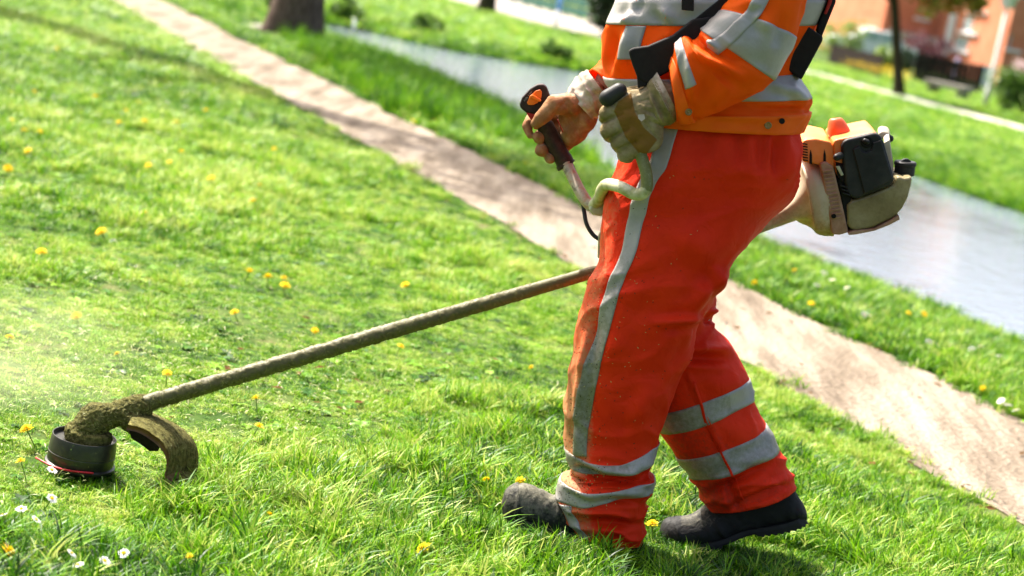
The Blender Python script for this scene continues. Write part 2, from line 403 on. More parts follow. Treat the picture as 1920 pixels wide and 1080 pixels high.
def lawn():
    # near lawn
    for name, y0, y1, dens, sc, seed, lab in (('lawn_grass', 3.6, 8.2, 4600, 1.0, 11, 'bright green lawn grass around the worker'),
                                              ('lawn_grass', 8.2, 15, 2000, 1.2, 12, 'soft green grass along the dirt path'),
                                              ('bank_grass', 15, 30, 480, 2.0, 13, 'grass on the pond bank and the far end of the lawn'),
                                              ('far_lawn', 30, 64, 70, 4.0, 14, 'blurred bright lawn beyond the pond')):
        p, px, py, rg = zone(y0, y1, dens, seed); n = len(p)
        vh = {3.6: 1.0, 8.2: .9, 15: .6, 30: .45}[y0]
        sd = pond_sd(p[:, :2]); t, ac = path_uv(p[:, :2]); big = vnoise(p, 1.3, 21, 3); mid = vnoise(p, 5.0, 22, 2); fine = vnoise(p, 14, 23, 1)
        edge = np.abs(ac) - .47 + .10 * vnoise(p, 4, 24, 2)
        keep = (sd > .02) & ~on_paving(p) & (np.abs(ac) > .44) & ((edge > 0.06) | (rg.random(n) < .05))
        keep &= ~((vnoise(p, 9, 35, 2) < -.10) & (rg.random(n) < .72) & (p[:, 1] < 15))       # thin places between the clumps
        keep &= ~((vnoise(p, 2.6, 31, 2) > .50) & (rg.random(n) < .6) & (p[:, 1] < 15))       # worn spots
        band = (ac < -.45) & (edge < .55 + .5 * vnoise(p, 1.1, 36, 2))                                                     # thin strip beside the path
        keep &= ~(band & (rg.random(n) < .66 - edge * .8) & (vnoise(p, 3.5, 33, 2) > -.25))
        p, px, py, sd, ac, big, mid, fine, edge, band = [a[keep] for a in (p, px, py, sd, ac, big, mid, fine, edge, band)]; n = len(p)
        # the mown part lies behind and left of the cutting head
        cut = sstep(.22, -.30, p[:, 0] - (-.50 + .42 * np.maximum(p[:, 1] - 4.65, 0)) + .45 * big + .25 * mid) * (ac < -.3)
        cut = cut * sstep(3.95, 4.3, p[:, 1] + .15 * mid) * sstep(12.5, 6.0, p[:, 1] + 3.0 * big + 1.5 * mid); cr_ = rg.random(n)
        lush = np.clip(.5 + .9 * mid + .5 * big, 0, 1) * (1 - cut)
        idx = rg.integers(0, 3, n); r = rg.random(n)
        idx = np.where(r < .28 + .60 * lush, rg.integers(3, 6, n), idx)
        idx = np.where((cut > cr_) & (rg.random(n) < .55), 6, idx)
        idx = np.where((cut > cr_) & (idx > 2) & (idx < 6), rg.integers(0, 3, n), idx)
        if y0 < 15: idx = np.where(rg.random(n) < .03, rg.integers(7, 9, n), idx)
        dead = rg.random(n) < .05
        s = sc * rg.uniform(.75, 1.25, n) * (1 - .45 * cut)  * np.where(band, .6, 1) * (1 + .15 * big)
        for (ax_, ay_), (bx2, by2) in (((.06, 4.90), (.42, 4.92)), ((.50, 5.06), (.92, 5.08))):     # trodden round the boots
            e = np.array([bx2 - ax_, by2 - ay_]); v_ = p[:, :2] - [ax_, ay_]; tt = np.clip((v_ @ e) / (e @ e), 0, 1); dd = np.hypot(*(v_ - tt[:, None] * e).T)
            near_ = (dd < .13) & (p[:, 1] < 5.3); idx = np.where(near_ & (idx > 2), rg.integers(0, 3, n), idx); s = np.where(near_, s * .75, s)
        far = p[:, 1] > 15
        s = np.where(far & (idx < 3), s * 1.2, s)
        tint = .36 + .20 * big + .34 * mid + .26 * fine + .16 * rg.normal(size=n) + .16 * cut + .38 * band * rg.random(n) + np.where(idx == 6, .16, 0)
        tint = np.where((idx >= 3) & (idx < 6), tint - .07, tint) + np.where(p[:, 1] > 30, .08, 0)
        dry = sstep(.5, .9, -ac) * sstep(3.6, 1.6, -ac) * sstep(7, 10, p[:, 1]) * sstep(-.25, .3, vnoise(p, .7, 37, 3)); tint = tint + .30 * dry
        if y0 < 15: tint = np.where(dead, .9, tint)
        rot = np.c_[rg.normal(0, .12, n), rg.normal(0, .12, n), rg.uniform(0, 6.283, n)]
        gn_scatter(name, p, rot, np.c_[s, s, vh * s * np.where(idx < 6, rg.uniform(.65, 1.45, n), 1)], idx.astype(np.int32), np.clip(tint, 0, 1), lab)
lawn()
def reeds():
    rg = np.random.default_rng(41); N = 2600
    t = rg.random(N); i = rg.choice(np.arange(3, 15), N, p=[.01,.01,.01,.02,.05,.10,.22,.24,.16,.10,.05,.03]); a, b = POND[i], POND[i + 1]
    xy = a + t[:, None] * (b - a); nn = np.c_[-(b - a)[:, 1], (b - a)[:, 0]]; nn /= np.linalg.norm(nn, axis=1)[:, None]
    s0 = pond_sd(xy + nn * .3); sg = np.where(s0 > 0, 1, -1)
    xy = xy + nn * sg[:, None] * (rg.random(N)[:, None] * 1.7 + .05); p = np.c_[xy, height(xy)]
    k = (vnoise(p, .55, 44, 2) > -.25) | (rg.random(N) < .12); k &= (xy[:, 1] > 15.6); p = p[k]; n = len(p); s = rg.uniform(.4, .7, n)
    gn_scatter('pond_reeds', p, np.c_[rg.normal(0, .08, n), rg.normal(0, .08, n), rg.uniform(0, 6.28, n)], np.c_[s, s, s * rg.uniform(.45, .85, n)], np.full(n, 9, np.int32), np.clip(.42 + .18 * rg.normal(size=n), 0, .8), 'tall dark green reeds along the near edge of the pond')
    # lower growth at the far water line
    N = 1500; i = rg.choice(np.arange(16, 28), N); a, b = POND[i], POND[i + 1]; xy = a + rg.random(N)[:, None] * (b - a)
    cen = POND.mean(0); d = xy - cen; d /= np.linalg.norm(d, axis=1)[:, None]; xy = xy + d * (rg.random(N)[:, None] * .9)
    p = np.c_[xy, height(xy)]; s = rg.uniform(.15, .42, N) * (1 + .6 * vnoise(p, .8, 46, 2))
    gn_scatter('far_bank_grass', p, np.c_[rg.normal(0, .1, N), rg.normal(0, .1, N), rg.uniform(0, 6.28, N)], np.c_[s*1.3, s*1.3, s], np.full(N, 9, np.int32), np.clip(.34 + .2 * rg.normal(size=N), 0, .95), 'rough grass fringe on the far bank of the pond')
reeds()
# ================================================================== cloth tubes
class Loft:
    """A tube through rings given by their two outline points (seen from the side), the depth of the ring's middle and half its thickness."""
    def __init__(s, rings, exp=2.2, sub=12):
        c, a, b = [], [], []
        for (L, R, Y, th) in rings:
            l, r = at(*L, Y), at(*R, Y); c.append((l + r) / 2); a.append((r - l) / 2); b.append(th)
        s.n = len(c); s.c, s.a, s.b = np.array(c), np.array(a), np.array(b)[:, None]; s.exp, s.sub = exp, sub
        s.folds = []; s.noise = (0.003, 9.0, 1); s.wr = []
    def _cr(s, X, v):
        v = np.clip(v, 0, s.n - 1 - 1e-6); i = np.floor(v).astype(int); t = (v - i)[:, None]
        Xp = np.vstack([2 * X[:1] - X[1:2], X, 2 * X[-1:] - X[-2:-1]]); p0, p1, p2, p3 = Xp[i], Xp[i+1], Xp[i+2], Xp[np.minimum(i+3, s.n+1)]
        return .5 * (2*p1 + (p2-p0)*t + (2*p0-5*p1+4*p2-p3)*t*t + (-p0+3*p1-3*p2+p3)*t**3)
    def base(s, u, v):
        C, A, b = s._cr(s.c, v), s._cr(s.a, v), s._cr(s.b, v)
        T = s._cr(s.c, v + .05) - s._cr(s.c, v - .05)
        B = np.cross(A, T); B /= np.linalg.norm(B, axis=1)[:, None] + 1e-9; B *= np.sign(B[:, 1:2] + 1e-9)
        cu, su = np.cos(u), np.sin(u); e = 2 / s.exp
        x = (np.sign(cu) * np.abs(cu) ** e)[:, None]; y = (np.sign(su) * np.abs(su) ** e)[:, None]
        An = np.linalg.norm(A, axis=1)[:, None]
        N = A / An * (cu[:, None] / An) + B * (su[:, None] / b); N /= np.linalg.norm(N, axis=1)[:, None]
        return C + A * x + B * b * y, N
    def S(s, u, v, off=0.0):
        u = np.asarray(u, float); v = np.asarray(v, float); P, N = s.base(u, v); d = np.full(len(P), 0.0)
        px, py = proj(P); front = np.clip(-N[:, 1] * 2.2 + .35, 0, 1)
        for (x1, y1, x2, y2, wd, am) in s.folds:
            e = np.array([x2 - x1, y2 - y1], float); l2 = e @ e; t = ((px - x1) * e[0] + (py - y1) * e[1]) / l2; tc = np.clip(t, 0, 1)
            dx, dy = px - x1 - tc * e[0], py - y1 - tc * e[1]; side = (dx * -e[1] + dy * e[0]) / math.sqrt(l2)
            tap = np.clip(4 * tc * (1 - tc) + .1, 0, 1)
            q = side / wd; dd = np.hypot(dx, dy) / wd
            d += 1.5 * am * front * tap * (np.exp(-dd * dd) - .55 * np.exp(-((q - 1.6) ** 2) - np.clip(dd*dd - q*q, 0, None)))
        for (vc, vw, am, fv, fu, sd) in s.wr:        # bunched creases round the tube (or along it) near the bends
            k = np.exp(-((v - vc) / vw) ** 2); nz = vnoise(np.c_[np.cos(u) * 1.3, np.sin(u) * 1.3, v * .5], 1.2, sd, 2); n2 = vnoise(np.c_[np.cos(u) * 2, np.sin(u) * 2, v * .8], 1.0, sd + 5, 2)
            ph = fv * v + fu * u + 2.2 * nz; r_ = np.abs(np.sin(ph)); d += am * k * (.55 + .45 * n2) * (1.3 - 2.4 * r_ ** .7)
        if s.noise[0]: 
            k = s.noise[1]; Q = P + .03 * np.c_[vnoise(P, k, 71), vnoise(P, k, 72), vnoise(P, k, 73)]
            d += s.noise[0] * (1 - 2 * np.abs(vnoise(Q, k, s.noise[2], 3))) 
        return P + N * (d + off)[:, None]
    def mesh(s, name, mat, parent, nu=96, v0=0, v1=None, dirt=None, dirt2=None, cap=False, thick=0.0):
        v1 = s.n - 1 if v1 is None else v1; nv = int((v1 - v0) * s.sub) + 1
        uu = np.arange(nu) * 2 * math.pi / nu; vv = np.linspace(v0, v1, nv); U, Vv = np.meshgrid(uu, vv)
        P = s.S(U.ravel(), Vv.ravel()); F = [(j*nu+i, j*nu+(i+1) % nu, (j+1)*nu+(i+1) % nu, (j+1)*nu+i) for j in range(nv-1) for i in range(nu)]
        P0, N0 = s.base(U.ravel(), Vv.ravel())
        at_ = {}
        if dirt is not None: at_['dirt'] = dirt(*proj(P), P, N0)
        if dirt2 is not None: at_['dirt2'] = dirt2(*proj(P), P, N0)
        if thick:       # turn the hem inwards
            n0 = len(P); P2 = s.S(uu, np.full(nu, v1), -thick); P3 = s.S(uu, np.full(nu, v1 - .8), -thick * 1.4); P = np.vstack([P, P2, P3])
            j = (nv - 1) * nu
            for q0, q1 in ((j, n0), (n0, n0 + nu)):
                F += [(q0+i, q0+(i+1) % nu, q1+(i+1) % nu, q1+i) for i in range(nu)]
            for k in at_: at_[k] = np.concatenate([at_[k], at_[k][j:j+nu], at_[k][j:j+nu]])
        if cap: F.append(tuple(range(nu)))
        o = mk(name, P, F, mat, None, True, at_); return under(o, parent) if parent is not None else o
    def band(s, name, mat, parent, fu, fv, nu, nv, off=.0022, dirt=None, closed=False):
        """a strip of cloth sewn on the tube; fu(a, b) and fv(a, b) give u and v for a, b in 0..1"""
        A, Bq = np.meshgrid(np.linspace(0, 1, nu), np.linspace(0, 1, nv)); a, b = A.ravel(), Bq.ravel(); u, v = fu(a, b), fv(a, b)
        top = s.S(u, v, off); n = len(top); F = [(j*nu+i, j*nu+i+1, (j+1)*nu+i+1, (j+1)*nu+i) for j in range(nv-1) for i in range(nu-1)]
        rim = list(range(nu)) + [j*nu+nu-1 for j in range(1, nv)] + [(nv-1)*nu+i for i in range(nu-2, -1, -1)] + [j*nu for j in range(nv-2, 0, -1)]
        low = s.S(u[rim], v[rim], -.003); V = np.vstack([top, low]); m = len(rim)
        F += [(rim[k], n + k, n + (k+1) % m, rim[(k+1) % m]) for k in range(m)]
        at_ = {}
        if dirt is not None: at_['dirt'] = dirt(*proj(V), V, V)
        return under(mk(name, V, F, mat, None, True, at_), parent)
def frac_u(f):                      # how far across the side that faces the camera -> angle
    return math.pi + np.arccos(np.clip(1 - 2 * np.asarray(f, float), -1, 1))

# ================================================================== the person
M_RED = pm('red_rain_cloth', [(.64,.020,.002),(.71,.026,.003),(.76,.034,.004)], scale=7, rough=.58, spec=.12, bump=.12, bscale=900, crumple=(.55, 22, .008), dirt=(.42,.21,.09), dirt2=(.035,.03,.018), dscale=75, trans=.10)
M_ORANGE = pm('orange_hi_vis_cloth', [(.95,.095,.001),(.97,.115,.001),(.98,.14,.002)], scale=6, rough=.65, spec=.12, bump=.12, bscale=1100, crumple=(.3, 24, .005), dirt=(.10,.06,.025), dscale=90, trans=.3)
M_REFL = pm('grey_reflective_tape', [(.25,.235,.22),(.30,.285,.27),(.34,.32,.305)], scale=14, rough=.42, spec=.5, bump=.08, bscale=1500, crumple=(.3, 30, .004), dirt=(.10,.095,.04), dscale=80)
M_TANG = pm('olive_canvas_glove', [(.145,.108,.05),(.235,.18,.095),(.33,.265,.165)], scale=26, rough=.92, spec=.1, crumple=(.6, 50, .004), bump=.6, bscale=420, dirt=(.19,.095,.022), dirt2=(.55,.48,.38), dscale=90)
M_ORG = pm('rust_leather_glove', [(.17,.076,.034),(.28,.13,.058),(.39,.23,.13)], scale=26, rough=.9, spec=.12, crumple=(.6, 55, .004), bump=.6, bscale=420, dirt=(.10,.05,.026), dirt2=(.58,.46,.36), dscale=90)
M_CUFF = pm('pale_canvas_cuff', [(.22,.17,.12),(.42,.36,.29),(.55,.48,.41)], scale=22, rough=.9, spec=.1, bump=.5, bscale=450, crumple=(.5, 45, .004), dirt=(.22,.11,.05), dscale=80)
M_BLACK = pm('black_webbing', [(.008,.006,.006),(.014,.011,.010)], scale=60, rough=.75, spec=.25, bump=.3, bscale=900)
M_BOOT = pm('dusty_black_boot', [(.009,.009,.009),(.017,.017,.016)], scale=20, rough=.65, spec=.2, bump=.35, bscale=350, dirt=(.25,.235,.165), dscale=70, crumple=(.5, 40, .006))
M_SOLE = pm('black_rubber_sole', [(.010,.010,.010),(.018,.017,.016)], scale=30, rough=.7, spec=.3, bump=.3, bscale=300)
M_BRASS = pm('dull_brass', [(.22,.13,.06),(.32,.21,.10)], scale=90, rough=.4, metallic=.9)
M_SKIN = pm('skin', [(.42,.23,.16),(.5,.29,.2)], scale=20, rough=.55)
M_HAIR = pm('short_brown_hair', [(.03,.018,.01),(.06,.035,.02)], scale=90, rough=.7)

def body():
    sk = {'pelvis': (1350, 300, 5.0, .085), 'belly': (1345, 180, 5.0, .09), 'chest': (1370, -60, 5.0, .11), 'neck0': (1415, -250, 5.0, .06), 'neck': (1395, -330, 5.0, .055), 'head0': (1375, -400, 5.0, .075), 'head1': (1375, -470, 5.0, .082),
          'hn': (1240, 420, 4.94, .07), 'kn': (1170, 640, 4.92, .05), 'an': (1145, 925, 4.92, .03),
          'hf': (1310, 430, 5.08, .07), 'kf': (1295, 660, 5.08, .05), 'af': (1400, 895, 5.08, .03),
          'sn': (1455, -170, 4.86, .06), 'en': (1425, 105, 4.84, .04), 'wn': (1262, 175, 4.82, .028),
          'sf': (1370, -190, 5.17, .06), 'ef': (1235, 60, 5.18, .04), 'wf': (1120, 165, 5.13, .028)}
    ks = list(sk); V = [at(*sk[k][:3]) for k in ks]; ix = {k: i for i, k in enumerate(ks)}
    E = [('pelvis','belly'),('belly','chest'),('chest','neck0'),('neck0','neck'),('neck','head0'),('head0','head1'),('pelvis','hn'),('hn','kn'),('kn','an'),('pelvis','hf'),('hf','kf'),('kf','af'),
         ('chest','sn'),('sn','en'),('en','wn'),('chest','sf'),('sf','ef'),('ef','wf')]
    me = bpy.data.meshes.new('person'); org = np.array([.40, 5.0, 0.0])
    me.from_pydata([tuple(v - org) for v in V], [(ix[a], ix[b]) for a, b in E], []); me.update()
    o = bpy.data.objects.new('person', me); COL.objects.link(o); o.location = org
    md = o.modifiers.new('s', 'SKIN'); sv = me.skin_vertices[0].data
    for i, k in enumerate(ks): sv[i].radius = (sk[k][3],) * 2; sv[i].use_root = k == 'pelvis'
    o.modifiers.new('ss', 'SUBSURF').levels = 2
    bpy.context.view_layer.update(); bake(o); o.data.materials.append(M_SKIN)
    o.data.polygons.foreach_set('use_smooth', [True] * len(o.data.polygons))
    tag(o, 'worker in orange hi-vis jacket and red trousers walking with a brush cutter', 'person')
    return o
bpy.context.view_layer.update()
person = body()
def hair():                          # short hair on the back and top of the head, above the frame
    c = at(1382, -455, 5.0); V, F = [], []; n = 20
    for j in range(9):
        th = j / 8 * 1.75
        for i in range(n):
            a = i * 2 * math.pi / n; V.append(c + np.array([.105 * math.sin(th) * math.cos(a) + .012, .088 * math.sin(th) * math.sin(a), .115 * math.cos(th)]))
    F = [(j*n+i, j*n+(i+1) % n, (j+1)*n+(i+1) % n, (j+1)*n+i) for j in range(8) for i in range(n)]
    under(mk('hair', V, F, M_HAIR), person)
hair()

# ---- trousers
def leg_dirt(px, py, P, N):          # stuck clippings on the near leg's front; sunlit paleness painted in higher up
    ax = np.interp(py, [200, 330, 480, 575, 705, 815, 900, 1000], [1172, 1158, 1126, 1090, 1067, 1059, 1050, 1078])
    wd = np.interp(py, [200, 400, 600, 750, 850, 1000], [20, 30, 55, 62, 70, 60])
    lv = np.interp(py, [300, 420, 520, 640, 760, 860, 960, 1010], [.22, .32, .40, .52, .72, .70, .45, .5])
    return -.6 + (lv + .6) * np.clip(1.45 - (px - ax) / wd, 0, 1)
def leg_dirt2(px, py, P, N):
    return np.interp(py, [300, 600, 780, 880, 950, 1010], [-.02, .05, .06, .02, .08, .12])
NEAR = Loft([((1200,150),(1490,170),5.0,.15), ((1176,240),(1497,242),5.0,.168), ((1160,313),(1495,331),4.99,.185), ((1134,375),(1488,369),4.975,.17), ((1131,430),(1447,409),4.955,.15),
             ((1126,480),(1405,452),4.935,.135), ((1105,525),(1364,505),4.925,.125), ((1090,575),(1336,564),4.92,.12), ((1078,640),(1300,635),4.92,.115), ((1067,705),(1276,700),4.92,.11),
             ((1060,765),(1250,765),4.92,.105), ((1059,815),(1235,815),4.92,.10), ((1066,862),(1229,850),4.92,.10), ((1076,884),(1216,884),4.92,.088), ((1053,897),(1227,895),4.92,.098), ((1047,928),(1222,916),4.92,.098),
             ((1052,955),(1209,948),4.92,.088), ((1072,985),(1208,990),4.92,.085), ((1082,1003),(1203,1016),4.92,.082)])
NEAR.folds = [(1425,248,1432,340,12,-.010),(1475,245,1478,345,10,.009),(1452,250,1455,330,9,-.008),(1380,240,1392,310,10,-.007),(1345,235,1340,300,10,.006),(1495,260,1470,350,12,.007),
              (1362,505,1290,585,16,.012),(1350,530,1300,640,14,-.009),(1335,495,1345,560,9,.010),(1318,598,1222,606,9,.010),(1318,612,1240,618,9,-.009),(1300,640,1270,700,10,.006),
              (1102,620,1082,790,10,.009),(1118,600,1108,700,9,-.006),(1135,660,1180,640,18,.004),(1190,720,1250,700,20,-.004),(1160,790,1215,760,18,.004),
              (1078,874,1130,893,7,-.016),(1130,893,1212,908,7,-.012),(1095,868,1200,893,8,.010),(1060,905,1120,935,8,.008),(1085,800,1085,860,10,.008),(1110,700,1100,830,14,-.005),(1215,700,1190,830,18,.006),(1180,520,1140,700,26,.005),(1280,420,1330,500,26,.006),(1240,560,1180,600,20,-.005),(1165,890,1225,868,10,.009),(1110,880,1200,905,8,.010),(1130,935,1205,940,8,-.008),(1090,925,1215,925,9,.008),(1075,960,1200,968,10,.008),(1100,985,1205,980,8,-.007),(1180,900,1225,905,10,.008)]
NEAR.noise = (.0055, 5.0, 3); NEAR.sub = 13; NEAR.exp = 2.5
NEAR.wr = [(1.8, 1.0, .0075, .6, 10, 91), (7.3, 1.6, .0080, 2.6, 1.0, 92), (10.5, 1.6, .0055, 2.2, -1.0, 93), (13.2, 1.0, .0060, 3.2, 1.0, 94), (16.3, 1.6, .0080, 2.7, -1.0, 95), (4.2, 1.8, .0050, 1.3, 2.0, 96)]
FAR = Loft([((1215,535),(1335,515),5.06,.12), ((1207,600),(1339,562),5.07,.118), ((1200,655),(1333,606),5.075,.115), ((1203,705),(1366,645),5.08,.115), ((1215,765),(1402,708),5.08,.112), ((1236,803),(1410,748),5.08,.11),
            ((1270,855),(1435,797),5.08,.108), ((1296,893),(1460,843),5.08,.105), ((1312,922),(1477,878),5.08,.10), ((1330,955),(1493,914),5.08,.098)])
FAR.folds = [(1270,672,1366,676,8,-.012),(1275,652,1372,655,9,.010),(1330,580,1342,602,7,.012),(1320,607,1345,590,6,-.008),(1284,690,1320,770,4,.005),(1320,770,1370,885,4,.006),(1370,885,1372,965,4,.005),
             (1330,905,1400,880,8,.009),(1325,925,1455,868,9,-.009),(1350,945,1475,895,8,.008),(1370,955,1485,905,7,-.006),(1390,870,1440,850,10,.006),(1365,900,1378,955,7,-.012),(1320,720,1400,720,22,.006),(1350,780,1420,770,20,-.005)]
FAR.noise = (.0055, 6.0, 5); FAR.sub = 14; FAR.wr = [(2.2, 1.1, .0090, 3.0, 1.0, 81), (7.9, 1.4, .0080, 3.0, -1.0, 82), (5.0, 1.4, .0045, 2.0, 2.0, 83)]; FAR.exp = 2.1
def far_dirt(px, py, P, N): return np.full(len(px), -.5)
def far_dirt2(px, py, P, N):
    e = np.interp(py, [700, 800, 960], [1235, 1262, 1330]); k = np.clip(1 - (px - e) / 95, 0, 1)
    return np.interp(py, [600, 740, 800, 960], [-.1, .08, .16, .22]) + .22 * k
def near_tr(px, py, P, N): return leg_dirt(px, py, P, N)
pant = empty('trousers', (.40 - .40, 0, 0)); pant.parent = person; pant.location = (0, 0, 0)
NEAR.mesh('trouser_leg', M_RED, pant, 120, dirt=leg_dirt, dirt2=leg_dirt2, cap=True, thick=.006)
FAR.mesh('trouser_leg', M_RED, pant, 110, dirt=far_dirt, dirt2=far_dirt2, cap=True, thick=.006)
def tape_dirt(px, py, P, N): return np.interp(py, [250, 450, 620, 760, 880, 940], [.02, .2, .42, .62, .45, .2]) + np.where(px > 1180, -.25, 0)
stripe_v = lambda a, b: 0.2 + b * 11.3
NEAR.band('reflective_stripe', M_REFL, pant, lambda a, b: frac_u(np.interp(b, [0, .15, .3, .5, .8, 1], [.245, .19, .19, .175, .15, .12]) + a * np.interp(b, [0, .3, .6, 1], [.10, .10, .125, .15])), stripe_v, 9, 150, dirt=tape_dirt)
NEAR.band('reflective_stripe', M_REFL, pant, lambda a, b: frac_u(.04 + .06 * b + a * .14), lambda a, b: 15.25 + b * 2.3, 7, 24, dirt=tape_dirt)
chev = lambda f: np.interp(f, [0, .1, .3, .55, .8, 1], [0, .05, .30, .52, .18, -.12])
NEAR.band('reflective_stripe', M_REFL, pant, lambda a, b: a * 2 * math.pi + .001, lambda a, b: 11.45 + chev((1 + np.cos(a * 2 * math.pi)) / 2) + b * (.85 - .25 * np.exp(-(((1 + np.cos(a * 2 * math.pi)) / 2 - .55) / .15) ** 2)), 110, 9, dirt=tape_dirt)
NEAR.band('reflective_stripe', M_REFL, pant, lambda a, b: a * 2 * math.pi + .001, lambda a, b: 13.9 + .45 * np.exp(-(((1 + np.cos(a * 2 * math.pi)) / 2 - .42) / .25) ** 2) * (np.sin(a * 2 * math.pi) < 0) + b * (1.15 - .35 * np.exp(-(((1 + np.cos(a * 2 * math.pi)) / 2 - .55) / .2) ** 2)), 110, 9, dirt=tape_dirt)
ft = lambda px, py, P, N: .36 + .2 * np.clip(1 - (px - np.interp(py, [700, 800, 960], [1235, 1262, 1330])) / 110, 0, 1) + np.where((py < 765) & (px > 1372), -.45, 0)
FAR.band('reflective_stripe', M_REFL, pant, lambda a, b: a * 2 * math.pi + .001, lambda a, b: 4.05 + .05 * np.sin(a * 6.283 * 2) + b * 1.0, 100, 9, dirt=ft)
FAR.band('reflective_stripe', M_REFL, pant, lambda a, b: a * 2 * math.pi + .001, lambda a, b: 6.0 + b * .98, 100, 9, dirt=ft)
FAR.band('seam', M_RED, pant, lambda a, b: frac_u(np.interp(b, [0, 1], [.50, .40]) + a * .022), lambda a, b: 3.4 + b * 5.5, 3, 70, off=.0045, dirt=lambda px, py, P, N: np.full(len(px), -.5))

# ---- jacket
TORSO = Loft([((1300,-300),(1500,-290),5.0,.08), ((1235,-245),(1560,-235),5.0,.19), ((1185,-120),(1570,-110),5.0,.20), ((1158,0),(1546,0),5.0,.195), ((1137,48),(1530,50),5.0,.19), ((1131,100),(1500,98),5.0,.185), ((1136,146),(1494,138),5.0,.187),
              ((1150,175),(1517,180),5.0,.20), ((1160,200),(1516,203),5.0,.20), ((1172,226),(1498,247),5.0,.19)])
TORSO.folds = [(1180,48,1160,150,12,.012),(1150,60,1145,130,8,-.008),(1195,20,1170,45,8,.012),(1210,0,1180,40,7,-.008),(1240,10,1260,45,10,.012),(1430,150,1500,175,12,.008),(1420,205,1515,205,7,-.010),(1330,215,1440,222,7,.007),(1360,190,1420,200,9,-.006),(1470,160,1510,190,8,.008)]
TORSO.noise = (.006, 6.0, 8); TORSO.wr = [(7.6, 1.0, .0050, 1.0, 7, 61), (4.6, 1.4, .0050, 1.5, 3, 62), (8.7, .7, .0050, .5, 11, 63)]
ARM = Loft([((1460,-250),(1590,-225),4.88,.085), ((1412,-100),(1545,-80),4.82,.09), ((1380,-20),(1508,5),4.79,.088), ((1352,21),(1490,72),4.78,.086), ((1334,40),(1472,108),4.775,.085), ((1316,60),(1446,150),4.775,.083), ((1302,77),(1420,172),4.775,.082),
            ((1290,70),(1372,196),4.78,.080), ((1272,76),(1330,217),4.785,.074), ((1264,98),(1302,224),4.79,.068), ((1258,118),(1283,228),4.79,.064), ((1254,130),(1268,226),4.79,.060)])
ARM.folds = [(1308,78,1400,135,9,-.014),(1300,92,1420,160,12,.010),(1330,110,1440,150,10,.007),(1420,20,1440,60,12,.008),(1470,20,1450,90,10,-.006),(1310,60,1350,100,8,.009),(1290,95,1300,200,10,.006),(1330,140,1300,210,12,-.006),(1400,10,1430,5,10,.006),(1380,150,1330,200,14,.006)]
ARM.noise = (.005, 7.0, 11); ARM.wr = [(5.6, 1.2, .0060, 2.6, 1.0, 51), (8.4, 1.1, .0045, 3.0, -1.0, 52), (2.2, 1.4, .0035, 2.0, 2.0, 53)]
FARM = Loft([((1340,-200),(1460,-160),5.15,.08), ((1230,-20),(1340,40),5.17,.08), ((1190,60),(1270,120),5.17,.072), ((1150,95),(1190,178),5.15,.064), ((1128,116),(1158,182),5.14,.056), ((1108,132),(1140,186),5.13,.052)])
FARM.noise = (.005, 9, 13); FARM.wr = [(3.6, 1.2, .005, 3.2, 1, 55)]
jk = empty('jacket', (0, 0, 0)); jk.parent = person; jk.location = (0, 0, 0)
jd = lambda px, py, P, N: -.22 + .22 * np.exp(-((px - 1280) ** 2 + (py - 185) ** 2) / 30 ** 2) + .16 * np.exp(-((px - 1165) ** 2 + (py - 110) ** 2) / 40 ** 2)
TORSO.mesh('jacket_body', M_ORANGE, jk, 120, dirt=jd, cap=True, thick=.006)
ARM.mesh('sleeve', M_ORANGE, jk, 90, dirt=jd, cap=True, thick=.006)
FARM.mesh('sleeve', M_ORANGE, jk, 60, dirt=jd, cap=True, thick=.006)
td = lambda px, py, P, N: -.15 + .22 * np.exp(-((px - 1200) ** 2 + (py - 25) ** 2) / 45 ** 2) + .3 * np.exp(-((px - 1180) ** 2 + (py - 155) ** 2) / 40 ** 2)
ring = lambda a, b: a * 2 * math.pi + .001
TORSO.band('reflective_band', M_REFL, jk, ring, lambda a, b: 2.95 + b * .97, 120, 9, dirt=td)
TORSO.band('reflective_band', M_REFL, jk, ring, lambda a, b: 5.95 + b * 1.15, 120, 9, dirt=td)
TORSO.band('reflective_band', M_REFL, jk, lambda a, b: frac_u(.105 + a * .085), lambda a, b: 3.95 + b * 1.2, 7, 20, dirt=td)
ARM.band('reflective_band', M_REFL, jk, ring, lambda a, b: 3.0 + b * 1.95, 110, 15, dirt=td)
ARM.band('reflective_band', M_REFL, jk, lambda a, b: frac_u(np.interp(b, [0, 1], [.34, .13]) + a * .17), lambda a, b: 1.6 + b * 4.1, 7, 50, off=.004, dirt=td)
ARM.band('reflective_band', M_REFL, jk, lambda a, b: frac_u(.62 * a - .08) , lambda a, b: 7.55 + b * .75 + .25 * a, 36, 5, dirt=td)
M_CUFFO = pm('worn_orange_cuff', [(.93,.115,.002),(.95,.15,.004)], scale=20, rough=.65, spec=.25, bump=.15, bscale=900, dirt=(.14,.07,.03), dscale=80, trans=.2)
ARM.band('cuff', M_CUFFO, jk, ring, lambda a, b: 9.3 + b * 1.72 - .35 * np.cos(a * 6.283), 90, 9, off=.004, dirt=lambda px, py, P, N: .05 + 0 * px)
TORSO.band('hem_band', M_CUFFO, jk, ring, lambda a, b: 8.15 + b * .87, 120, 7, off=.007, dirt=lambda px, py, P, N: -.12 + 0 * px)
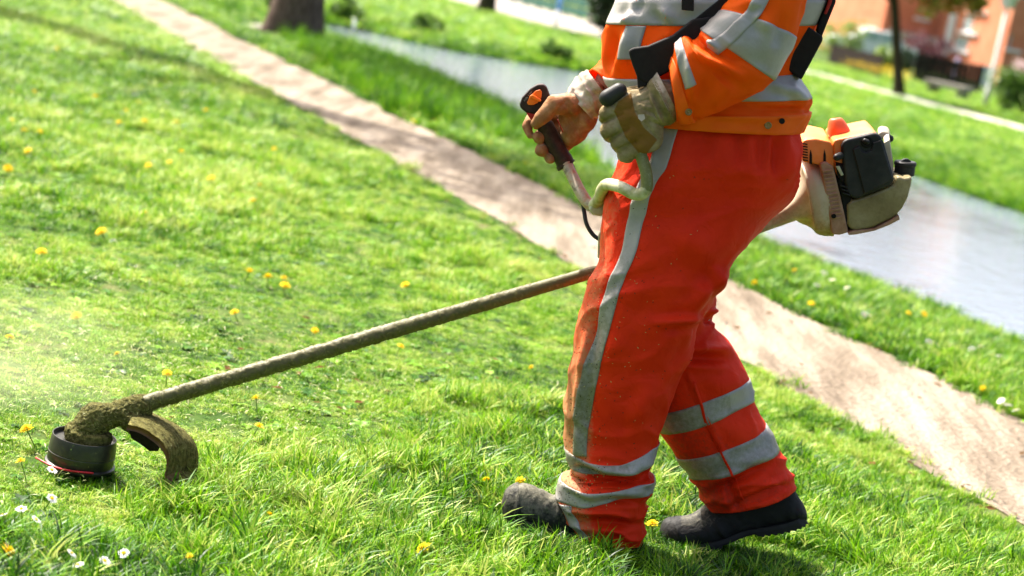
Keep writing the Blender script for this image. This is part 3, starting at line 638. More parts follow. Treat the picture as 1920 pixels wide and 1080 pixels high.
def disc(name, px, py, Y, r, mat, parent, depth=.004):
    c = at(px, py, Y); m = MB(); n = 18; d = np.array([0, -1.0, 0])
    pr = [(1, 0), (1, 1), (.82, 1.25), (.55, 1.0), (.5, .7), (.25, 1.1), (0.01, 1.15)]
    V = [c + r * k * (math.cos(i*2*math.pi/n) * np.array([1, 0, 0]) + math.sin(i*2*math.pi/n) * np.array([0, 0, 1])) + d * depth * h for k, h in pr for i in range(n)]
    m.add(V, [(j*n+i, j*n+(i+1) % n, (j+1)*n+(i+1) % n, (j+1)*n+i) for j in range(len(pr)-1) for i in range(n)]); return m.build(name, mat, parent)
def on_front(loft, px, py, lo, hi):  # depth of the tube's camera side under a pixel
    v = np.linspace(lo, hi, 60); f = np.linspace(.02, .98, 90); Vv, Ff = np.meshgrid(v, f); P = loft.S(frac_u(Ff.ravel()), Vv.ravel()); x, y = proj(P)
    return float(P[np.argmin((x - px) ** 2 + (y - py) ** 2), 1])
disc('snap_button', 1291, 210, on_front(ARM, 1291, 210, 8, 11) - .006, .0085, M_BRASS, jk)
disc('snap_button', 1440, 235, on_front(TORSO, 1440, 235, 7, 9) - .015, .009, M_BRASS, jk)
disc('snap_button', 1466, 227, on_front(TORSO, 1466, 227, 7, 9) - .015, .007, M_BLACK, jk)
disc('snap_button', 1296, 238, on_front(NEAR, 1296, 238, 0, 2) - .02, .007, M_BLACK, jk)

# ---- soft shapes: capsules melted into one skin
def melt(name, caps, mat, parent, voxel=.0028, smooth=4, nrm=None, attr=None, disp=None):
    m = MB()
    for cp in caps:
        (x1, y1, Y1, r1), (x2, y2, Y2, r2) = cp[:2]; sq = cp[2] if len(cp) > 2 else 1.0
        p1, p2 = at(x1, y1, Y1), at(x2, y2, Y2); k = 5.0 / FPX; r1, r2 = r1 * k, r2 * k
        ax = p2 - p1; ln = np.linalg.norm(ax); ax = ax / ln if ln > 1e-6 else np.array([1., 0, 0])
        prof = []
        for t in np.linspace(-90, 0, 6): prof.append((r1 * math.sin(math.radians(t)), r1 * math.cos(math.radians(t)) + 1e-5))
        for t in np.linspace(0, 90, 6): prof.append((ln + r2 * math.sin(math.radians(t)), r2 * math.cos(math.radians(t)) + 1e-5))
        yv = np.array([0, 1., 0]); b = yv - ax * (yv @ ax); nb = np.linalg.norm(b)
        b = b / nb if nb > .2 else np.cross(ax, [0, 0, 1.]) / np.linalg.norm(np.cross(ax, [0, 0, 1.])); a = np.cross(ax, b); n = 18
        V = [p1 + ax * s + rr * (math.cos(i*2*math.pi/n) * a + sq * math.sin(i*2*math.pi/n) * b) for s, rr in prof for i in range(n)]
        K = len(prof); F = [(j*n+i, j*n+(i+1) % n, (j+1)*n+(i+1) % n, (j+1)*n+i) for j in range(K-1) for i in range(n)]
        F += [tuple(reversed(range(n))), tuple((K-1)*n+i for i in range(n))]; m.add(V, F)
    o = mk(name, m.V, m.F, mat); r = o.modifiers.new('r', 'REMESH'); r.mode = 'VOXEL'; r.voxel_size = voxel
    if smooth: s = o.modifiers.new('s', 'SMOOTH'); s.iterations = smooth; s.factor = .5
    bpy.context.view_layer.update(); bake(o); me = o.data; nv = len(me.vertices)
    co = np.empty(nv * 3, np.float32); me.vertices.foreach_get('co', co); co = co.reshape(-1, 3).astype(float)
    no = np.array([v.normal[:] for v in me.vertices])
    if disp is not None: co = co + no * disp(*proj(co), co, no)[:, None]; me.vertices.foreach_set('co', co.astype(np.float32).ravel()); me.update()
    for k, fn in (attr or {}).items():
        A = me.attributes.new(k, 'FLOAT', 'POINT'); A.data.foreach_set('value', np.asarray(fn(*proj(co), co, no), np.float32))
    me.polygons.foreach_set('use_smooth', [True] * len(me.polygons))
    return under(o, parent) if parent is not None else o
def inpoly(px, py, poly):            # signed distance to a polygon in pixels, positive inside
    P = np.c_[px, py]; d = np.full(len(P), 1e9); ins = np.zeros(len(P), bool); q = np.array(poly, float)
    for i in range(len(q)):
        a, b = q[i], q[(i+1) % len(q)]; e = b - a; v = P - a; t = np.clip((v @ e) / (e @ e), 0, 1); w_ = v - t[:, None] * e; d = np.minimum(d, np.hypot(w_[:, 0], w_[:, 1]))
        c = ((a[1] <= P[:, 1]) != (b[1] <= P[:, 1])) & (P[:, 0] < a[0] + (P[:, 1] - a[1]) * (b[0] - a[0]) / (b[1] - a[1] + 1e-12)); ins ^= c
    return np.where(ins, d, -d)
def crease(px, py, segs):
    d = np.zeros(len(px))
    for (x1, y1, x2, y2, wd, am) in segs:
        e = np.array([x2-x1, y2-y1], float); t = np.clip(((px-x1)*e[0] + (py-y1)*e[1]) / (e @ e), 0, 1); q = np.hypot(px-x1-t*e[0], py-y1-t*e[1]) / wd; d += am * np.exp(-q*q)
    return d
# ---- near (left) glove, back of the hand towards us
YG = 4.80
PATCH = [(1150,208),(1158,190),(1184,172),(1192,210),(1208,238),(1234,262),(1212,292),(1198,290),(1172,258)]
near_caps = [((1238,188,YG,36),(1205,215,YG,41), .72), ((1205,215,YG,41),(1212,256,YG,31), .72), ((1190,205,YG,36),(1186,248,YG,35), .66),
             ((1176,194,YG-.008,20),(1142,212,YG+.002,18)), ((1142,212,YG+.002,18),(1138,222,YG+.045,15)),
             ((1176,218,YG-.010,21),(1144,243,YG+.002,19)), ((1144,243,YG+.002,19),(1146,252,YG+.045,16)),
             ((1186,248,YG-.008,20),(1163,268,YG+.003,18)), ((1163,268,YG+.003,18),(1163,274,YG+.045,15)),
             ((1206,270,YG-.006,19),(1172,290,YG+.004,15.5)), ((1172,290,YG+.004,15.5),(1176,294,YG+.04,13)),
             ((1222,182,YG+.03,24),(1192,178,YG+.035,18)), ((1192,178,YG+.035,18),(1172,178,YG+.04,15))]
gl = empty('glove', (0, 0, 0)); gl.parent = person; gl.location = (0, 0, 0); gl['label'] = 'olive canvas glove with brown knuckle patch on the left hand'
wr = [(1190+k*9, 196+k*2, 1222+k*7, 258-k*6, 3.0, -.0022) for k in range(5)]
melt('hand', near_caps, M_TANG, gl, voxel=.0024, smooth=5,
     disp=lambda px, py, P, N: np.where(N[:, 1] < .2, crease(px, py, [(1166,214,1124,232,3,-.005),(1178,242,1140,262,3,-.005),(1192,266,1150,284,3,-.005),(1150,196,1160,208,4,-.002),(1152,226,1162,236,4,-.002),(1150,210,1172,258,2.2,-.002),(1172,258,1205,292,2.2,-.002),(1184,172,1192,210,2,-.002),(1192,210,1234,262,2,-.002)]
                + [(1196,180,1214,172,3,.002),(1200,190,1222,186,3,-.003),(1206,200,1226,202,3,.0025),(1212,208,1230,214,3,-.003),(1216,216,1236,226,3,.0025),(1218,228,1240,236,3,-.003)]), 0) + .0016 * vnoise(P, 60, 5, 3) + .0022 * vnoise(P, 26, 7, 2),
     attr={'dirt': lambda px, py, P, N: np.where(N[:, 1] < .35, np.clip(inpoly(px, py, PATCH) * .35, -.45, .9), -.45), 'dirt2': lambda px, py, P, N: -.42 + .75 * sstep(.45, .95, N[:, 2]) * (px > 1170)})  # pale tone on upward faces stands for light on the hand's top
GC = Loft([((1208,168),(1236,236),YG+.01,.045), ((1213,150),(1256,232),YG+.01,.052), ((1222,141),(1266,224),YG+.01,.055), ((1231,134),(1271,212),YG+.01,.056)])
GC.noise = (.004, 22, 15); GC.folds = [(1215,175,1240,230,4,.004),(1222,170,1248,228,4,-.004),(1230,160,1258,222,4,.003)]
GC.mesh('glove_cuff', M_TANG, gl, 60, 0, 2.2, dirt=lambda *a: np.full(len(a[0]), -.4), dirt2=lambda *a: np.full(len(a[0]), -.3))
GC.mesh('glove_cuff', M_CUFF, gl, 60, 1.6, 3, thick=.004)
c = at(1203, 221, YG - .052); m_ = MB(); e1, e2 = c_r * .0085, c_u * .0085
m_.add([c - e1 + e2*.9, c + e1*.7 + e2, c + e1 - e2*.2, c - e2, c - e1*.9 - e2*.2], [(0,4,3,2,1)]).build('glove_tag', M_CUFF, gl)
# ---- far (right) glove, thumb side towards us
YR = 5.12
far_caps = [((1108,182,YR,32),(1078,205,YR,36), .7), ((1078,205,YR,36),(1076,245,YR+.01,28), .7), ((1076,235,YR+.01,30),(1066,262,YR+.02,16), .8), ((1092,220,YR,30),(1074,250,YR,24), .8),
            ((1070,196,YR-.03,22),(1040,196,YR-.05,19)), ((1040,196,YR-.05,19),(1014,222,YR-.055,14)), ((1014,222,YR-.055,14),(1006,230,YR-.05,11)),
            ((1062,215,YR+.05,16),(1000,222,YR+.05,13)), ((1000,222,YR+.05,13),(989,236,YR+.01,10)), ((989,236,YR+.01,10),(993,254,YR-.005,7)),
            ((1068,240,YR+.045,16),(1020,248,YR+.05,14)), ((1020,248,YR+.05,14),(1011,257,YR-.005,12.5)),
            ((1072,256,YR+.04,15),(1026,276,YR+.05,14)), ((1026,276,YR+.05,14),(1015,282,YR-.005,13)),
            ((1072,262,YR+.04,13),(1040,292,YR+.05,12)), ((1040,292,YR+.05,12),(1031,297,YR-.005,10.5))]
gr = empty('glove', (0, 0, 0)); gr.parent = person; gr.location = (0, 0, 0); gr['label'] = 'rust brown leather glove on the right hand'
melt('hand', far_caps, M_ORG, gr, voxel=.0024, smooth=5,
     disp=lambda px, py, P, N: crease(px, py, [(1060,195,1090,265,4,-.002),(1082,180,1100,230,5,.002),(1040,214,1060,190,5,-.003),(1072,210,1110,240,6,.002),(1060,180,1075,196,4,.003)]) + .0016 * vnoise(P, 60, 6, 3) + .0025 * vnoise(P, 24, 8, 2),
     attr={'dirt': lambda px, py, P, N: np.where(px < 1030, .05, -.2) - .2 * sstep(.2, .8, N[:, 2]), 'dirt2': lambda px, py, P, N: -.35 + .75 * sstep(.35, .9, N[:, 2]) * (px > 1000)})  # upward faces paler: pale dust plus the lit top put into the colour
GF = Loft([((1064,184),(1100,240),YR,.045), ((1069,166),(1120,214),YR,.05), ((1088,145),(1136,200),YR,.054), ((1104,134),(1146,190),YR,.056)])
GF.noise = (.009, 20, 16); GF.wr = [(1.6, .8, .006, 4.0, 2.0, 33)]; GF.mesh('glove_cuff', M_CUFF, gr, 60, .6, 3, thick=.004, dirt=lambda px, py, P, N: .28 - .75 * sstep(-.1, .7, N[:, 2]))

# ---- boots
def boot(name, pts_top, pts_bot, Y, wid, parent, label, dirtf, seams=()):
    """pts_top / pts_bot: outline points from toe to heel"""
    b = empty(name, (0, 0, 0)); b.parent = parent; b.location = (0, 0, 0)
    if label: b['label'] = label
    T = spline([np.array([*p, 0]) for p in pts_top], 10); Bt = spline([np.array([*p, 0]) for p in pts_bot], 10); K = len(T); n = 28; V, F = [], []
    for k in range(K):
        t = k / (K - 1); w0 = np.interp(t, [0, .06, .2, .4, .6, .8, .94, 1], [.35, .75, 1, .98, .85, .82, .75, .5]) * wid
        p, q = at(T[k][0], T[k][1], Y), at(Bt[k][0], Bt[k][1], Y); c = (p + q) / 2; h = (p - q) / 2
        for i in range(n):
            a = i * 2 * math.pi / n; cu, su = math.cos(a), math.sin(a)
            x = math.copysign(abs(su) ** .75, su); z = math.copysign(abs(cu) ** .8, cu); z2 = z
            wz = w0 * (1 if z < 0 else 1 - .35 * z)
            V.append(c + h * z2 + np.array([0, 1., 0]) * x * wz)
    F = [(k*n+i, k*n+(i+1) % n, (k+1)*n+(i+1) % n, (k+1)*n+i) for k in range(K-1) for i in range(n)] + [tuple(range(n)), tuple((K-1)*n+i for i in range(n))[::-1]]
    V = np.array(V); V += .0015 * vnoise(V, 50, 4, 3)[:, None]
    bx_, by_ = proj(V); V[:, 1] -= crease(bx_, by_, [(*q, 3, .007) for q in seams]) * (V[:, 1] < Y); V[:, 2] += crease(bx_, by_, [(*q, 4, -.004) for q in seams])
    o = mk('upper', V, F, M_BOOT, attrs={'dirt': dirtf(*proj(V), V, V)}); under(o, b)
    tv = V[:K // 4 * n].copy(); c0 = np.repeat(tv.reshape(-1, n, 3).mean(1), n, 0); tv = c0 + (tv - c0) * 1.045
    tF = [(k*n+i, k*n+(i+1) % n, (k+1)*n+(i+1) % n, (k+1)*n+i) for k in range(K // 4 - 1) for i in range(n)] + [tuple(range(n))]
    under(mk('toe_cap', tv, tF, M_BOOT, attrs={'dirt': dirtf(*proj(tv), tv, tv) - .12}), b)
    # sole: follows the lower outline, a little proud, with lugs
    V, F = [], []; up = (at(*T[K//2][:2], Y) - at(*Bt[K//2][:2], Y)); up /= np.linalg.norm(up)
    for k in range(K):
        t = k / (K - 1); w0 = np.interp(t, [0, .06, .2, .4, .55, .8, .94, 1], [.45, .85, 1.08, 1.03, .86, .92, .85, .6]) * wid; q = at(Bt[k][0], Bt[k][1], Y)
        lift = .012 if .42 < t < .62 else 0
        for y, z in ((-1, .022), (-1.03, .012), (-1, -.006 + lift), (1, -.006 + lift), (1.03, .012), (1, .022)):
            lug = .004 * (k % 4 < 2) if z < 0 else 0
            V.append(q + np.array([0, y * w0, 0]) + up * (z + lug))
    F = [(k*6+i, k*6+(i+1) % 6, (k+1)*6+(i+1) % 6, (k+1)*6+i) for k in range(K-1) for i in range(6)] + [tuple(range(6)), tuple((K-1)*6+i for i in range(6))[::-1]]
    o = mk('sole', V, F, M_SOLE, smooth=False); under(o, b)
    return b
boot('boot', [(941,938),(950,918),(975,906),(1005,913),(1040,926),(1075,915),(1120,890),(1190,890),(1203,930)], [(943,958),(960,972),(985,982),(1010,990),(1040,1000),(1080,1008),(1125,1016),(1170,1024),(1200,1030)], 4.92, .052, person,
     'dusty black boot on the forward foot', lambda px, py, P, N: np.interp(py, [900, 950, 985], [.46, .42, .15]) + 0 * px, [(975,908,968,970),(1024,948,1042,918),(1024,948,1060,968),(1010,915,1000,940),(1030,925,1050,960)])
boot('boot', [(1236,996),(1244,978),(1262,970),(1292,966),(1318,950),(1340,925),(1400,900),(1470,895),(1494,925),(1511,955)], [(1238,1020),(1262,1026),(1290,1026),(1325,1022),(1362,1014),(1400,1000),(1430,994),(1460,989),(1490,982),(1511,974)], 5.08, .052, person,
     'black boot on the trailing foot with its heel lifted', lambda px, py, P, N: np.interp(px, [1240, 1266, 1280, 1330, 1400], [-.15, -.1, .30, .28, -.3]) + np.interp(py, [940, 985, 1005], [.1, 0, -.4]), [(1262,972,1275,1000),(1275,1000,1330,1004),(1316,954,1400,965),(1330,1000,1420,985),(1420,985,1508,960),(1345,985,1362,1008)])
# ---- harness
hs = empty('harness', (0, 0, 0)); hs.parent = person; hs.location = (0, 0, 0)
def slab(name, poly, Y, th, mat, parent, bevel=.004, tilt=None):
    n = len(poly); Ys = [Y if not tilt else Y + tilt * (p[0] - poly[0][0]) for p in poly]
    V = [at(x, y, yy - th/2) for (x, y), yy in zip(poly, Ys)] + [at(x, y, yy - th/2) + np.array([0, th, 0]) for (x, y), yy in zip(poly, Ys)]
    F = [tuple(range(n)), tuple(range(2*n-1, n-1, -1))] + [(i, n+i, n+(i+1) % n, (i+1) % n) for i in range(n)]
    m = MB(); m.add(V, F); o = m.build(name, mat, None, bevel=bevel)
    bm = bmesh.new(); bm.from_mesh(o.data); bmesh.ops.recalc_face_normals(bm, faces=bm.faces); bm.to_mesh(o.data); bm.free()
    return under(o, parent) if parent is not None else o
slab('hip_pad', [(1178,96),(1186,90),(1215,86),(1262,66),(1300,36),(1345,30),(1330,85),(1290,115),(1245,140),(1212,158),(1196,148),(1186,122)], 4.80, .03, M_BLACK, hs, .008)
slab('shoulder_strap', [(1270,66),(1300,38),(1330,14),(1362,-12),(1430,-70),(1470,-50),(1410,15),(1360,60),(1310,90)], 4.802, .012, M_BLACK, hs, .003)
slab('strap_end', [(1278,-20),(1302,-20),(1301,21),(1278,19)], 4.785, .008, M_BLACK, hs, .002)
slab('strap_clip', [(1194,140),(1206,136),(1214,160),(1196,166)], 4.795, .016, M_BLACK, hs, .003)
slab('torn_flap', [(1203,140),(1217,128),(1221,114),(1226,113),(1226,124),(1240,138),(1236,160),(1212,160)], 4.80, .004, M_ORANGE, hs, .001)
slab('back_plate', [(1501,40),(1543,68),(1543,76),(1503,150),(1470,126),(1470,110)], 4.92, .05, M_BLACK, hs, .012)
slab('back_strap', [(1531,58),(1540,30),(1552,5),(1556,-30),(1570,-30),(1567,5),(1552,42),(1540,72)], 4.94, .03, M_BLACK, hs, .004)
M_REDP = pm('red_strap_lining', [(.30,.012,.008),(.4,.02,.012)], scale=40, rough=.6)
slab('strap_lining', [(1545,26),(1553,4),(1556,-30),(1562,-30),(1560,4),(1550,27)], 4.922, .012, M_REDP, hs, .002)

# bits of cut grass sticking to the trousers
def specks():
    r = random.Random(31); V, F, S = [], [], []
    us, vs_ = [], []
    for _ in range(620):
        f = min(.97, abs(r.gauss(0, .30))); us.append(float(frac_u(f))); vs_.append(r.uniform(1.5, 17.5) if r.random() < .3 else r.uniform(6, 16))
    P = NEAR.S(np.array(us), np.array(vs_), .003)
    for c in P:
        d = np.array([r.gauss(0, 1), r.gauss(0, .3), r.gauss(0, 1)]); d /= np.linalg.norm(d); s = np.cross(d, [0, 1, 0]); s /= np.linalg.norm(s) + 1e-9; l, w_ = r.uniform(.002, .007), r.uniform(.0006, .0013); n = len(V)
        V += [c - d*l*.5, c + s*w_, c + d*l*.5, c - s*w_]; F.append((n, n+1, n+2, n+3)); S += [r.choice((.0, .05, .9))] * 4
    o = mk('stuck_clippings', V, F, leafmat('trouser_speck', [(.02,.015,.006),(.10,.09,.02),(.5,.42,.16)], trans=.1, rough=.8), attrs={'shade': S}); o['kind'] = 'stuff'; under(o, pant)
specks()
# ================================================================== the brush cutter
M_DEBRIS = pm('dried_grass_dust', [(.025,.022,.006),(.07,.064,.018),(.125,.115,.035),(.19,.175,.065)], scale=90, detail=8, rough=.95, spec=.08, bump=.9, bscale=700)
M_SHAFT = pm('worn_shaft_paint', [(.46,.12,.03),(.40,.20,.09),(.42,.36,.22),(.22,.19,.08)], scale=28, detail=8, rough=.55, spec=.35, bump=.25, bscale=500, dirt=(.095,.085,.025), dscale=110, lo=.36, hi=.66)
M_BAR = pm('dusty_handlebar_paint', [(.30,.30,.13),(.47,.45,.28),(.56,.54,.38)], scale=26, detail=8, rough=.5, spec=.35, bump=.2, bscale=500, dirt=(.12,.13,.03), dscale=120, lo=.38, hi=.6)
M_BARP = pm('scuffed_pink_paint', [(.46,.16,.10),(.40,.28,.18),(.42,.36,.26),(.2,.17,.12)], scale=40, detail=8, rough=.5, spec=.35, bump=.2, bscale=500, lo=.36, hi=.64)
M_BEIGE = pm('dusty_beige_plastic', [(.33,.27,.17),(.46,.40,.28),(.54,.48,.37)], scale=14, detail=8, rough=.5, spec=.4, bump=.12, bscale=500, dirt=(.14,.09,.035), dscale=80)
M_TAN = pm('dusty_tan_plastic', [(.26,.13,.07),(.36,.2,.12),(.42,.26,.17)], scale=30, detail=8, rough=.55, spec=.35, bump=.15, bscale=500, dirt=(.12,.07,.03), dscale=90)
M_ENG = pm('engine_orange_plastic', [(.72,.17,.022),(.80,.21,.03),(.84,.28,.07)], scale=16, detail=8, rough=.42, spec=.45, bump=.08, bscale=700)
M_REDC = pm('red_plastic_cap', [(.60,.09,.02),(.70,.13,.035)], scale=20, rough=.45, spec=.4)
M_BLKP = pm('black_plastic', [(.010,.010,.010),(.018,.018,.018),(.035,.033,.030)], scale=18, detail=8, rough=.5, spec=.22, bump=.15, bscale=600)
M_SLOT = pm('dark_opening', [(.004,.003,.003),(.006,.005,.004)], scale=20, rough=.8)
M_TANK = pm('stained_clear_tank', [(.18,.13,.055),(.30,.24,.11),(.42,.35,.20)], scale=10, detail=8, rough=.35, spec=.45, trans=.25, dirt=(.09,.06,.02), dscale=60)
M_GRIP = pm('dirty_rubber_grip', [(.012,.007,.006),(.03,.014,.011),(.05,.028,.022)], scale=50, detail=8, rough=.6, spec=.3, bump=.35, bscale=700)
M_SPOOL = pm('spool_black_plastic', [(.012,.011,.009),(.022,.021,.017),(.06,.055,.03)], scale=40, detail=8, rough=.38, spec=.5, bump=.08, bscale=400, lo=.35, hi=.8)
M_LINE = pm('red_trimmer_line', [(.5,.012,.02),(.62,.02,.03)], scale=60, rough=.4, spec=.4)
M_GUARD = pm('guard_brown_plastic', [(.075,.03,.012),(.11,.05,.02),(.14,.075,.035)], scale=30, rough=.6, bump=.2)
M_METAL = pm('greenish_dirty_metal', [(.26,.27,.15),(.40,.40,.26),(.5,.49,.36)], scale=40, detail=8, rough=.45, spec=.5, bump=.2, metallic=.2)
M_ORT = pm('orange_switch', [(.86,.16,.01),(.9,.2,.015)], scale=20, rough=.4)
bc = empty('brush_cutter', tuple(at(200, 775, 4.66) * np.array([1, 1, 0])), 'petrol brush cutter with grass caked shaft and orange engine held by the worker', 'brush cutter')
def shaftY(x): return 4.66 + (x - 200) * (5.2 - 4.66) / 1240
def shaft():
    n, K = 26, 420; V, D = [], []; p0, p1 = at(245, 766, shaftY(245)), at(1440, 414, shaftY(1440)); ax = (p1 - p0) / np.linalg.norm(p1 - p0)
    a = np.cross(ax, [0, 1., 0]); a /= np.linalg.norm(a); b = np.cross(ax, a)
    for k in range(K):
        t = k / (K - 1); c = p0 + (p1 - p0) * t
        for i in range(n): V.append((c, math.cos(i*6.2832/n) * a + math.sin(i*6.2832/n) * b, t))
    C = np.array([v[0] for v in V]); N = np.array([v[1] for v in V]); t = np.array([v[2] for v in V])
    cov = sstep(.80, .35, t); P = C + N * .0155
    r = .0155 + cov * (.0042 + .0024 * vnoise(P, 60, 50, 3) + .0034 * vnoise(P, 230, 51, 2)) + .002 * cov * N[:, 2]
    P = C + N * r[:, None]; d = -.35 + 1.2 * sstep(.92, .58, t) + .22 * (N[:, 2] > .2) * (t < .75)
    F = [(k*n+i, k*n+(i+1) % n, (k+1)*n+(i+1) % n, (k+1)*n+i) for k in range(K-1) for i in range(n)]
    under(mk('shaft', P, F, M_SHAFT, attrs={'dirt': d}), bc)
    return p0, p1, a, b
SH = shaft()
rough_d = lambda px, py, P, N: .0026 * vnoise(P, 70, 60, 3) + .0036 * vnoise(P, 220, 61, 2)
YH = 4.64
melt('gear_head', [((163,812,YH,40),(166,806,YH,32), 1.0), ((168,800,YH,30),(180,786,YH+.01,31)), ((180,786,YH+.01,31),(212,778,YH+.015,22)), ((212,778,YH+.015,22),(262,764,4.69,25)), ((232,782,YH+.015,18),(262,800,YH+.02,20)), ((262,800,YH+.02,20),(268,808,YH+.03,18))],
     M_DEBRIS, bc, voxel=.003, smooth=2, disp=rough_d)
def lathe(name, prof, c, mat, parent, n=56, tilt=(0, 0), smooth=True):
    R = Matrix.Rotation(tilt[0], 3, 'X') @ Matrix.Rotation(tilt[1], 3, 'Y'); V = []
    for r, z in prof:
        for i in range(n): V.append(np.array(c) + np.array(R @ Vector((r*math.cos(i*6.28318/n), r*math.sin(i*6.28318/n), z))))
    K = len(prof); F = [(j*n+i, j*n+(i+1) % n, (j+1)*n+(i+1) % n, (j+1)*n+i) for j in range(K-1) for i in range(n)]
    o = mk(name, V, F, mat, None, smooth)
    if smooth:
        md = o.modifiers.new('e', 'EDGE_SPLIT'); md.split_angle = math.radians(40)
    return under(o, parent)
sp_c = at(148, 880, YH); sp_c[2] = .016
lathe('trimmer_spool', [(.001,0),(.070,0),(.080,.004),(.084,.009),(.084,.013),(.079,.016),(.0795,.017),(.0805,.040),(.0795,.041),(.0795,.043),(.0805,.044),(.0775,.078),(.0765,.081),(.0745,.081),(.073,.078),(.073,.070),(.001,.068)], sp_c, M_SPOOL, bc, tilt=(.03, .02))
lathe('flange', [(.001,.095),(.042,.093),(.050,.088),(.052,.078),(.050,.068)], sp_c + np.array([.016, 0, .004]), M_DEBRIS, bc, 40)
ln = MB(); q = sp_c + np.array([0, 0, .013])
ln.tube(spline([q + np.array([.05,-.070,.001]), q + np.array([.0,-.0865,.001]), q + np.array([-.045,-.082,.002]), q + np.array([-.095,-.052,.006])], 8), .0024, 8); ln.build('cutting_line', M_LINE, bc)
M_UNDER = pm('caked_black_underside', [(.008,.007,.003),(.02,.016,.008)], scale=60, rough=.95, spec=.05)  # near black colour stands for the shade under the guard
def guard():
    far = [(258,774),(282,776),(310,787),(338,803),(358,822),(369,842),(372,864),(369,886),(362,908)]; near = [(240,798),(262,803),(282,814),(300,828),(311,842),(316,856),(315,872),(311,890),(318,912)]
    K = len(far); FF = spline([np.array([*p, 0]) for p in far], 6); NN = spline([np.array([*p, 0]) for p in near], 6); K = len(FF); W = 12; V = []
    for k in range(K):
        f, nn = at(FF[k][0], FF[k][1], 4.75), at(NN[k][0], NN[k][1], 4.585)
        for j in range(W + 1):
            s = j / W; V.append(f + (nn - f) * s + np.array([0, 0, .010 * math.sin(math.pi * s)]))
    V = np.array(V); n0 = len(V); cov = np.repeat(sstep(.95, .75, np.arange(K) / K), W + 1)
    top = V + np.c_[0*cov, 0*cov, cov * (.003 + .003 * vnoise(V, 90, 64, 3) + .002 * vnoise(V, 260, 65, 2))]; low = V - np.array([.004, -.004, .012]); P = np.vstack([top, low]); F = []
    for k in range(K - 1):
        for j in range(W):
            a = k*(W+1)+j; F.append((a, a+1, a+W+2, a+W+1)); F.append((n0+a, n0+a+W+1, n0+a+W+2, n0+a+1))
        for j in (0, W): a = k*(W+1)+j; F.append((a, a+W+1, n0+a+W+1, n0+a))
    for k in (0, K-1):
        for j in range(W): a = k*(W+1)+j; F.append((a, n0+a, n0+a+1, a+1))
    mi = [0 if (min(f) // (W+1) < K * .86 and max(f) < n0) else 1 for f in F]
    under(mk('guard', P, F, [M_DEBRIS, M_GUARD], mi=mi), bc)
    slab('guard_lip', [(240,800),(262,804),(284,817),(302,832),(296,846),(280,846),(262,832),(246,822)], 4.592, .006, M_UNDER, bc, .001)  # added dark strip, painted as the guard's shaded underside
    melt('guard_clump', [((338,912,4.66,26),(362,912,4.68,16)), ((322,905,4.63,14),(345,918,4.63,22))], M_DEBRIS, bc, voxel=.004, smooth=1, disp=lambda px, py, P, N: 2 * rough_d(px, py, P, N))
guard()
# handlebar
hb = MB(); hb.tube(spline([at(*p) for p in [(1112,386,5.03),(1124,372,4.99),(1129,356,4.93),(1140,346,4.87),(1164,351,4.80),(1190,364,4.775),(1206,362,4.765),(1213,348,4.765),(1211,322,4.775),(1204,298,4.79),(1192,262,4.80)]], 8), .0150, 16)
nd = len(hb.V); hbv = np.array(hb.V)
hb.build('handlebar', M_BAR, bc, attrs={'dirt': .16 + .60 * (np.arange(nd) > nd * .66)})
hb = MB(); hb.tube(spline([at(*p) for p in [(1112,388,5.03),(1100,378,5.04),(1086,356,5.06),(1072,328,5.09),(1058,300,5.115),(1040,262,5.12)]], 8), .0150, 16); hb.build('handlebar', M_BARP, bc)
slab('handle_clamp', [(1103,392),(1112,380),(1126,374),(1136,380),(1137,398),(1126,406),(1110,403)], 5.03, .045, M_METAL, bc, .006)
slab('clamp_screw', [(1114,368),(1128,360),(1136,366),(1136,374),(1124,379),(1116,376)], 5.00, .03, M_BLKP, bc, .004)
slab('shaft_hanger', [(1122,440),(1128,431),(1135,436),(1133,486),(1120,484)], 5.02, .02, M_METAL, bc, .004)
# left grip with its flared end, right grip with the control handle
lg = MB(); lg.tube([at(1198,284,4.80), at(1180,235,4.80), at(1163,192,4.80)], .018, 16); lg.build('grip', M_BLKP, bc)
melt('grip_end', [((1139,184,4.785,15.5),(1161,170,4.785,14.5)), ((1160,172,4.80,12),(1172,190,4.80,12))], M_BLKP, bc, voxel=.0022, smooth=8)
cg = MB(); cg.tube(spline([at(1004,205,5.12), at(1022,236,5.12), at(1040,272,5.12), at(1056,298,5.12), at(1060,307,5.12), at(1063,312,5.12)], 6), [.019]*6 + [.0225]*12 + [.0235]*6 + [.026]*5 + [.024, .015], 20); cg.build('control_grip', M_GRIP, bc)
ch = slab('throttle_housing', [(974,196),(978,184),(993,167),(1008,158),(1019,158),(1025,164),(1032,182),(1024,198),(1008,212),(1000,214),(986,211),(976,203)], 5.12, .045, M_GRIP, bc, .009)
ct = slab('stop_switch', [(988,193),(993,181),(1005,170),(1013,168),(1016,173),(1015,183),(1008,193),(1000,197),(991,197)], 5.096, .010, M_ORT, bc, .002)
slab('switch_toggle', [(993,180),(998,177),(1015,187),(1014,191),(1008,191),(994,184)], 5.088, .010, M_ORT, bc, .003)
slab('throttle_trigger', [(986,211),(1002,214),(1011,232),(1009,242),(1001,243),(996,226)], 5.105, .016, M_REDP, bc, .003)
slab('throttle_lockout', [(1044,224),(1046,224),(1056,246),(1055,249)], 5.09, .01, M_REDP, bc, .0008)
